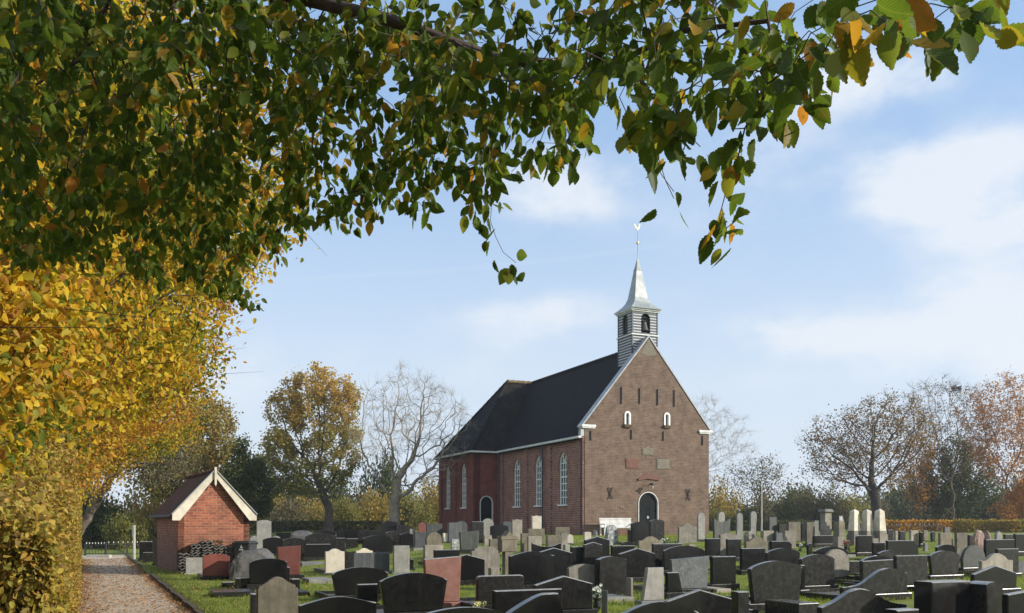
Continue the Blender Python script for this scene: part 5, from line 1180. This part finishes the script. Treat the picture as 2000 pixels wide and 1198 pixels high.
# ------------------------------------------------------------ hornbeams along the hedge, crowns over the path
def row_tree(v, seed, label, ell_uvz, nleaf, mat, natt=900, ls=(.055, .095), step=.28, kill=.42, tip=.006, twigs=2, lj=.16, u0=-1.2, base=None):
    rng = np.random.default_rng(seed); b = uv(u0, v); ell = []
    for (u, dv, z, ru, rv, rz) in ell_uvz:
        p = uv(u, v+dv); ell.append((p.x, p.y, z, ru, rv, rz))
    # ellipsoids drawn in path axes
    d = []; 
    vol = np.array([e[3]*e[4]*e[5] for e in ell_uvz]); k = rng.choice(len(ell_uvz), natt, p=vol/vol.sum()); E = np.array(ell_uvz)[k]
    q = rng.normal(size=(natt, 3)); q /= np.linalg.norm(q, axis=1, keepdims=True); r = rng.random(natt)**.38
    U = E[:, 0]+q[:, 0]*r*E[:, 3]; V = v+E[:, 1]+q[:, 1]*r*E[:, 4]; Zz = E[:, 2]+q[:, 2]*r*E[:, 5]
    att = np.stack([PN.x*U+PD.x*V, PN.y*U+PD.y*V, Zz], 1); keep = att[:, 2] > 1.9; att = att[keep]
    nb = 12; base = [(b.x+rng.normal()*.02, b.y+rng.normal()*.02, 3.2*i/nb) for i in range(nb+1)]
    nodes, par = grow(base, att, step, 4*kill, kill, rng, .0, .2); org = np.array([b.x, b.y, 0]); nodes -= org; rad = radii(par, tip)
    root = empty('hornbeam_tree', (b.x, b.y, 0)); tag(root, label, 'tree', 'hornbeam trees along the path')
    i = np.arange(1, len(nodes)); A = nodes[par[i]]; B = nodes[i]; ra = np.minimum(rad[par[i]], rad[i]*1.3); rb = rad[i]
    tips = np.setdiff1d(np.arange(len(nodes)), par); src = np.repeat(tips, twigs); dr = nodes[src]-nodes[par[src]]; dr /= np.linalg.norm(dr, axis=1, keepdims=True)+1e-9
    qq = dr+rng.normal(size=dr.shape)*.6; e = nodes[src]+qq*rng.uniform(.2, .5, (len(src), 1))
    A = np.vstack([A, nodes[src]]); B = np.vstack([B, e]); ra = np.concatenate([ra, np.full(len(src), tip*.7)]); rb = np.concatenate([rb, np.full(len(src), tip*.25)])
    tubes_mesh('trunk', A, B, ra, rb, 'bark_dark', root)
    thin = np.where((rad < tip*5))[0]; thin = thin[thin > nb]; cl = rng.random(len(nodes)); w = .12+cl[thin]**2; s = rng.choice(thin, nleaf, p=w/w.sum()); clump = rng.normal(size=len(nodes))*.2
    P = nodes[s]+rng.normal(size=(nleaf, 3))*lj
    scatter_leaves('crown', P, mat, root, rng, ls, .62, .45, six=True, rnd=rng.random(nleaf)*.55+.2+clump[s]*1.2+.14*np.sin(P[:, 2]*2.1+P[:, 0]*1.3)); return root
HB = 46000
row_tree(7.6, 30, 'hornbeam rising from the near end of the clipped hedge, yellow-green leaves at the left edge', [(-.9, .3, 3.3, .95, 2.4, 1.2), (-.7, .3, 4.8, 1.3, 2.2, 1.1)], 36000, 'leaf_gold', 800)
row_tree(11.5, 31, 'nearest golden hornbeam rising over the clipped hedge, behind the green branches', [(.3, 0, 5.9, 2.3, 2.8, 1.6), (-.3, -.3, 4.2, 1.7, 3.0, 1.4), (.2, 0, 7.4, 1.9, 2.6, 1.4), (-.9, 0, 3.1, .95, 3, 1.0)], HB, 'leaf_gold', 1500)
row_tree(17, 32, 'second hornbeam of the row with yellow leaves leaning over the path', [(.4, 0, 7.2, 2.9, 2.8, 2.0), (.45, 0, 4.8, 2.0, 2.6, 1.5), (-.7, 0, 3.1, 1.1, 3, 1.1)], HB, 'leaf_gold', 1500)
row_tree(22.5, 33, 'third hornbeam of the row with amber leaves above the middle of the path', [(.4, 0, 7.2, 2.7, 2.8, 1.8), (.4, 0, 4.9, 2.35, 2.6, 1.4), (-.6, 0, 3.2, 1.2, 3, 1.0)], HB, 'leaf_amber', 1400)
row_tree(28, 34, 'farthest hornbeam of the row with orange-yellow leaves near the shed', [(.6, 0, 6.6, 2.8, 2.8, 1.8), (.8, 0, 4.5, 2.4, 2.4, 1.2), (-.5, 0, 3.2, 1.2, 2.6, 1.0)], HB, 'leaf_gold', 1300)
# ------------------------------------------------------------ overhanging green branches close to the camera
def big_leaf():
    """serrated hornbeam leaf, stalk at the origin, tip at +x, 1 long"""
    n = 11; L_ = [(0, 0, 0)]; V = []; F_ = []; UV = []
    prof = [0, .19, .27, .305, .31, .295, .26, .205, .14, .065, 0]
    mid = [(i/(n-1), 0, 0) for i in range(n)]
    V = [(x+.0, 0, -.05*math.sin(math.pi*x)) for x, _, _ in mid]; UV = [(.5, x) for x, _, _ in mid]
    for s in (-1, 1):
        base = len(V)
        for i in range(1, n-1):
            x = i/(n-1); w = prof[i]; V.append((x+.012, s*w, .06*w/.33+.012*(-1)**i)); UV.append((.5+s*w, x))
            V.append((x+.070, s*(w*.93), .05*w/.33)); UV.append((.5+s*w*.93, x+.05))
        for i in range(0, n-1):
            if i == 0: f = [0, 1, base]
            elif i < n-2: f = [i, i+1, base+2*i, base+2*i-1, base+2*i-2]
            else: f = [i, i+1, base+2*i-1, base+2*i-2]
            F_.append(f if s < 0 else f[::-1])
    return np.array(V), F_, np.array(UV)
def overhang():
    rng = np.random.default_rng(101)
    # volumes of foliage: picture place, distance, radii in picture pixels -> real size at that distance
    vols = [(60, 120, 3.2, 230, 220, .9, 1.0), (330, 100, 3.3, 220, 190, .9, 1.0), (560, 70, 3.2, 220, 150, .8, 1.0), (300, 330, 3.8, 210, 130, .9, .8), (560, 260, 3.5, 180, 130, .8, .8), (120, 380, 3.9, 190, 130, .9, .7),
            (770, 90, 3.0, 170, 130, .7, .9), (800, 290, 3.2, 120, 105, .5, .8), (690, 380, 3.4, 110, 55, .4, .5), (930, 130, 2.7, 150, 130, .6, .9), (930, 330, 2.9, 75, 75, .35, .5), (1090, 200, 2.7, 100, 105, .5, .7), (1090, 300, 2.7, 75, 50, .3, .35),
            (1160, 80, 2.3, 150, 90, .5, .6), (1290, 70, 2.1, 130, 65, .4, .5), (1270, 180, 2.0, 110, 75, .35, .65), (1440, 80, 1.95, 130, 75, .35, .7), (1500, 160, 1.85, 110, 75, .3, .75), (1590, 170, 1.8, 55, 40, .2, .22), (1380, 300, 1.85, 45, 60, .12, .3), (1395, 370, 1.85, 38, 50, .08, .25), (1385, 430, 1.85, 28, 40, .06, .2), (1445, 430, 1.85, 28, 26, .05, .14), (1510, 200, 1.85, 80, 50, .15, .5), (1600, 110, 1.8, 60, 60, .15, .3), (1380, 200, 1.9, 90, 60, .2, .4), (1430, 380, 1.85, 40, 60, .08, .4), (1375, 260, 1.85, 50, 60, .08, .5), (1415, 420, 1.85, 45, 50, .06, .4), (1450, 450, 1.85, 20, 22, .03, .12), (1390, 480, 1.85, 16, 20, .03, .1), (1230, 180, 2.2, 60, 50, .2, .3),
            (1440, 420, 1.8, 30, 30, .1, .08), (1620, 20, 1.5, 110, 40, .25, .25), (1790, 15, 1.35, 130, 45, .2, .3), (1910, 20, 1.35, 80, 40, .2, .16), (400, 440, 4.0, 150, 70, .6, .45), (240, 470, 4.2, 150, 60, .6, .4), (600, 430, 3.8, 110, 40, .4, .25), (90, 480, 4.3, 130, 60, .6, .4),
            (440, 555, 4.6, 80, 35, .3, .3), (480, 480, 4.4, 90, 40, .3, .25), (620, 425, 3.8, 100, 40, .3, .35), (350, 520, 4.3, 120, 60, .4, .4), (500, 600, 4.8, 28, 8, .1, .03), (840, 400, 3.1, 60, 40, .2, .18), (960, 430, 2.9, 26, 50, .08, .12), (965, 490, 2.9, 20, 34, .06, .07), (1005, 520, 2.9, 22, 14, .05, .03), (1310, 380, 2.2, 30, 40, .1, .06), (400, -150, 3.0, 700, 140, 1.2, .6), (1300, -120, 2.2, 500, 80, .5, .3), (1500, 240, 1.85, 50, 30, .1, .1), (1240, 250, 1.9, 40, 25, .15, .1)]
    natt = 4600; wts = np.array([v[6]*v[3]*v[4] for v in vols])**.68; cnt = np.maximum(12, (natt*wts/wts.sum()).astype(int)); k = np.repeat(np.arange(len(vols)), cnt); natt = len(k); Vv = np.array(vols)[k]
    q = rng.normal(size=(natt, 3)); q /= np.linalg.norm(q, axis=1, keepdims=True); r = rng.random(natt)**.45
    D = Vv[:, 2]+q[:, 2]*r*Vv[:, 5]; xs = Vv[:, 0]+q[:, 0]*r*Vv[:, 3]; ys = Vv[:, 1]+q[:, 1]*r*Vv[:, 4]
    att = np.stack([(xs-1000)/F*D, D, EYE+(HY-ys)/F*D], 1)
    org = uv(-1.1, 1.0)                                  # stands in the hedge line, left of and beside the camera
    way = [(org.x, org.y, 0), (org.x+.02, org.y, 1.2), (org.x-.02, org.y+.05, 2.4), (org.x+.1, org.y+.3, 3.2), (org.x+.2, org.y+.8, 3.7), (org.x+.1, org.y+1.5, 4.05)]
    for (x, y, d) in ((250, -80, 3.0), (520, -20, 3.0), (760, 40, 2.9), (980, 120, 2.8), (1180, 130, 2.5), (1330, 60, 2.1), (1500, 40, 1.9)): way.append(tuple(at(x, y, d)))
    base = []
    for a, b in zip(way[:-1], way[1:]):
        a = Vector(a); b = Vector(b); n = max(1, int((b-a).length/.07)); base += [tuple(a+(b-a)*(i/n)) for i in range(n)]
    base.append(way[-1]); nodes, par = grow(base, att, .055, .30, .075, rng, -.01, .22, 200)
    org = np.array([org.x, org.y, 0]); nodes -= org; rad = radii(par, .0011, 2.35); rad[:len(base)] = np.maximum(rad[:len(base)], np.linspace(.09, .006, len(base)))
    root = empty('hornbeam_tree', org); tag(root, 'nearest hornbeam whose dark green and browning leafy branches hang across the top of the view', 'tree', 'hornbeam trees along the path')
    i = np.arange(1, len(nodes)); A = nodes[par[i]]; B = nodes[i]; ra = np.minimum(rad[par[i]], rad[i]*1.3); rb = rad[i]
    tubes_mesh('branches', A, B, ra, rb, 'twig', root)
    thin = np.where(rad < .006)[0]; thin = thin[thin > len(base)]
    hole = .04+np.sin(nodes[thin, 0]*17+nodes[thin, 2]*13)*np.sin(nodes[thin, 2]*19-nodes[thin, 1]*11)+rng.normal(size=len(thin))*.35; thin = thin[hole > -.62]
    LV, LF, LUV = big_leaf(); per = 3.8; s = np.repeat(thin, 3) if per >= 3 else thin; s = np.concatenate([s, rng.choice(thin, int(len(thin)*(per-3)))])
    n = len(s); dr = nodes[s]-nodes[par[s]]; dr /= np.linalg.norm(dr, axis=1, keepdims=True)+1e-9
    ax = dr*.35+rng.normal(size=(n, 3))*.45; ax[:, 2] -= .75; ax /= np.linalg.norm(ax, axis=1, keepdims=True)
    nn = rng.normal(size=(n, 3)); nn[:, 1] -= .5; bb = np.cross(nn, ax); bb /= np.linalg.norm(bb, axis=1, keepdims=True); nn = np.cross(ax, bb)
    S = (rng.uniform(.036, .064, n)*np.where(nodes[s][:, 1]+org[1] < 1.6, 1.25, 1.0))[:, None, None]; P0 = nodes[s]+rng.normal(size=(n, 3))*.018; st = ax*.012
    cup = rng.uniform(.3, 2.2, n)[:, None, None]; bend = rng.uniform(-.25, .35, n)[:, None, None]
    lv = LV[None]; V = (P0+st)[:, None]+S*(ax[:, None]*lv[:, :, 0:1]+bb[:, None]*lv[:, :, 1:2]*rng.uniform(.85, 1.1, n)[:, None, None]+nn[:, None]*(lv[:, :, 2:3]*cup-bend*lv[:, :, 0:1]**2))
    nv = len(LV); flat = np.concatenate([np.array(f) for f in LF]); L = (np.arange(n)[:, None]*nv+flat[None]).ravel(); cnt = np.array([len(f) for f in LF]); st0 = np.concatenate([[0], np.cumsum(cnt)[:-1]]); tot = cnt.sum()
    starts = (np.arange(n)[:, None]*tot+st0[None]).ravel()
    wp_ = nodes[s]+org; pxl = 1000+F*wp_[:, 0]/wp_[:, 1]
    rnd = rng.random(n)**2.3*.97; cl = rng.normal(size=len(nodes))*.08; rnd = np.clip(rnd+cl[s], 0, 1)
    o = link('crown', np_mesh('crown', V.reshape(-1, 3), L, starts, rnd=np.repeat(rnd, len(LF)), uvs=np.tile(LUV, (n, 1)), smooth=False), 'leaf_fore', root)
    print('overhang leaves', n, 'nodes', len(nodes))
overhang()
# ------------------------------------------------------------ grass blades and fallen leaves
rng = np.random.default_rng(6)
n = 90000; v = 14+rng.random(n)**1.4*34; u = 1.98+rng.random(n)*np.minimum(34, 6+v*1.0); clu = .5+.5*np.sin(u*3.1)*np.sin(v*2.3)
P = np.stack([PN.x*u+PD.x*v, PN.y*u+PD.y*v], 1); ok = (np.abs(P[:, 0]/P[:, 1]) < .62); P = P[ok]
P = np.array([[a, b, ground(a, b)-.005] for a, b in P]); n = len(P); A = rng.normal(size=(n, 3))*.45; A[:, 2] = 1
Vq, Lq = leaf_quads(P, A, rng.normal(size=(n, 3)), rng.uniform(.04, .10, n), rng, .22, .05)
o = link('grass', np_mesh('grass', Vq, Lq, np.arange(0, 4*n, 4), rnd=rng.random(n)), 'grass_blade'); tag(o, 'short green grass blades between the graves', 'grass', kind='stuff')
n = 26000; v = 3+rng.random(n)*44; e = rng.random(n); u = np.where(e < .45, -.55+np.abs(rng.normal(size=n))*.35, np.where(e < .75, rng.uniform(-.5, 1.9, n), np.where(e < .85, 1.85-np.abs(rng.normal(size=n))*.15, 1.98+np.abs(rng.normal(size=n))*5)))
P = np.stack([PN.x*u+PD.x*v, PN.y*u+PD.y*v], 1); P = np.array([[a, b, ground(a, b)+.025+.02*rng.random()] for a, b in P]); A = rng.normal(size=(n, 3)); A[:, 2] *= .15; N = rng.normal(size=(n, 3))*.3; N[:, 2] += 1
Vq, Lq = leaf_quads(P, A, N, rng.uniform(.04, .075, n), rng, .65, .12); o = link('fallen_leaves', np_mesh('fallen_leaves', Vq, Lq, np.arange(0, 4*n, 4), rnd=rng.random(n)), 'leaf_litter'); tag(o, 'scattered brown fallen leaves on path and lawn', 'leaves', kind='stuff')
SC.cycles.transparent_max_bounces = 4; SC.cycles.max_bounces = 6; SC.cycles.diffuse_bounces = 3; SC.cycles.glossy_bounces = 2; SC.cycles.transmission_bounces = 3

# ------------------------------------------------------------ thin autumn haze
hz = MB().box(-160, 170, -14, 170, -1.5, 24).mesh('haze'); m = bpy.data.materials.new('haze_air'); m.use_nodes = True; m.node_tree.nodes.clear(); g = G(m.node_tree)
pv = g.n('ShaderNodeVolumePrincipled'); pv.inputs['Density'].default_value = .0005; pv.inputs['Color'].default_value = (.88, .92, 1, 1); pv.inputs['Anisotropy'].default_value = .35
o_ = g.n('ShaderNodeOutputMaterial'); m.node_tree.links.new(pv.outputs[0], o_.inputs['Volume']); MATS['haze_air'] = m
tag(link('haze', hz, 'haze_air'), 'thin pale autumn haze over the churchyard', None, None, 'stuff')
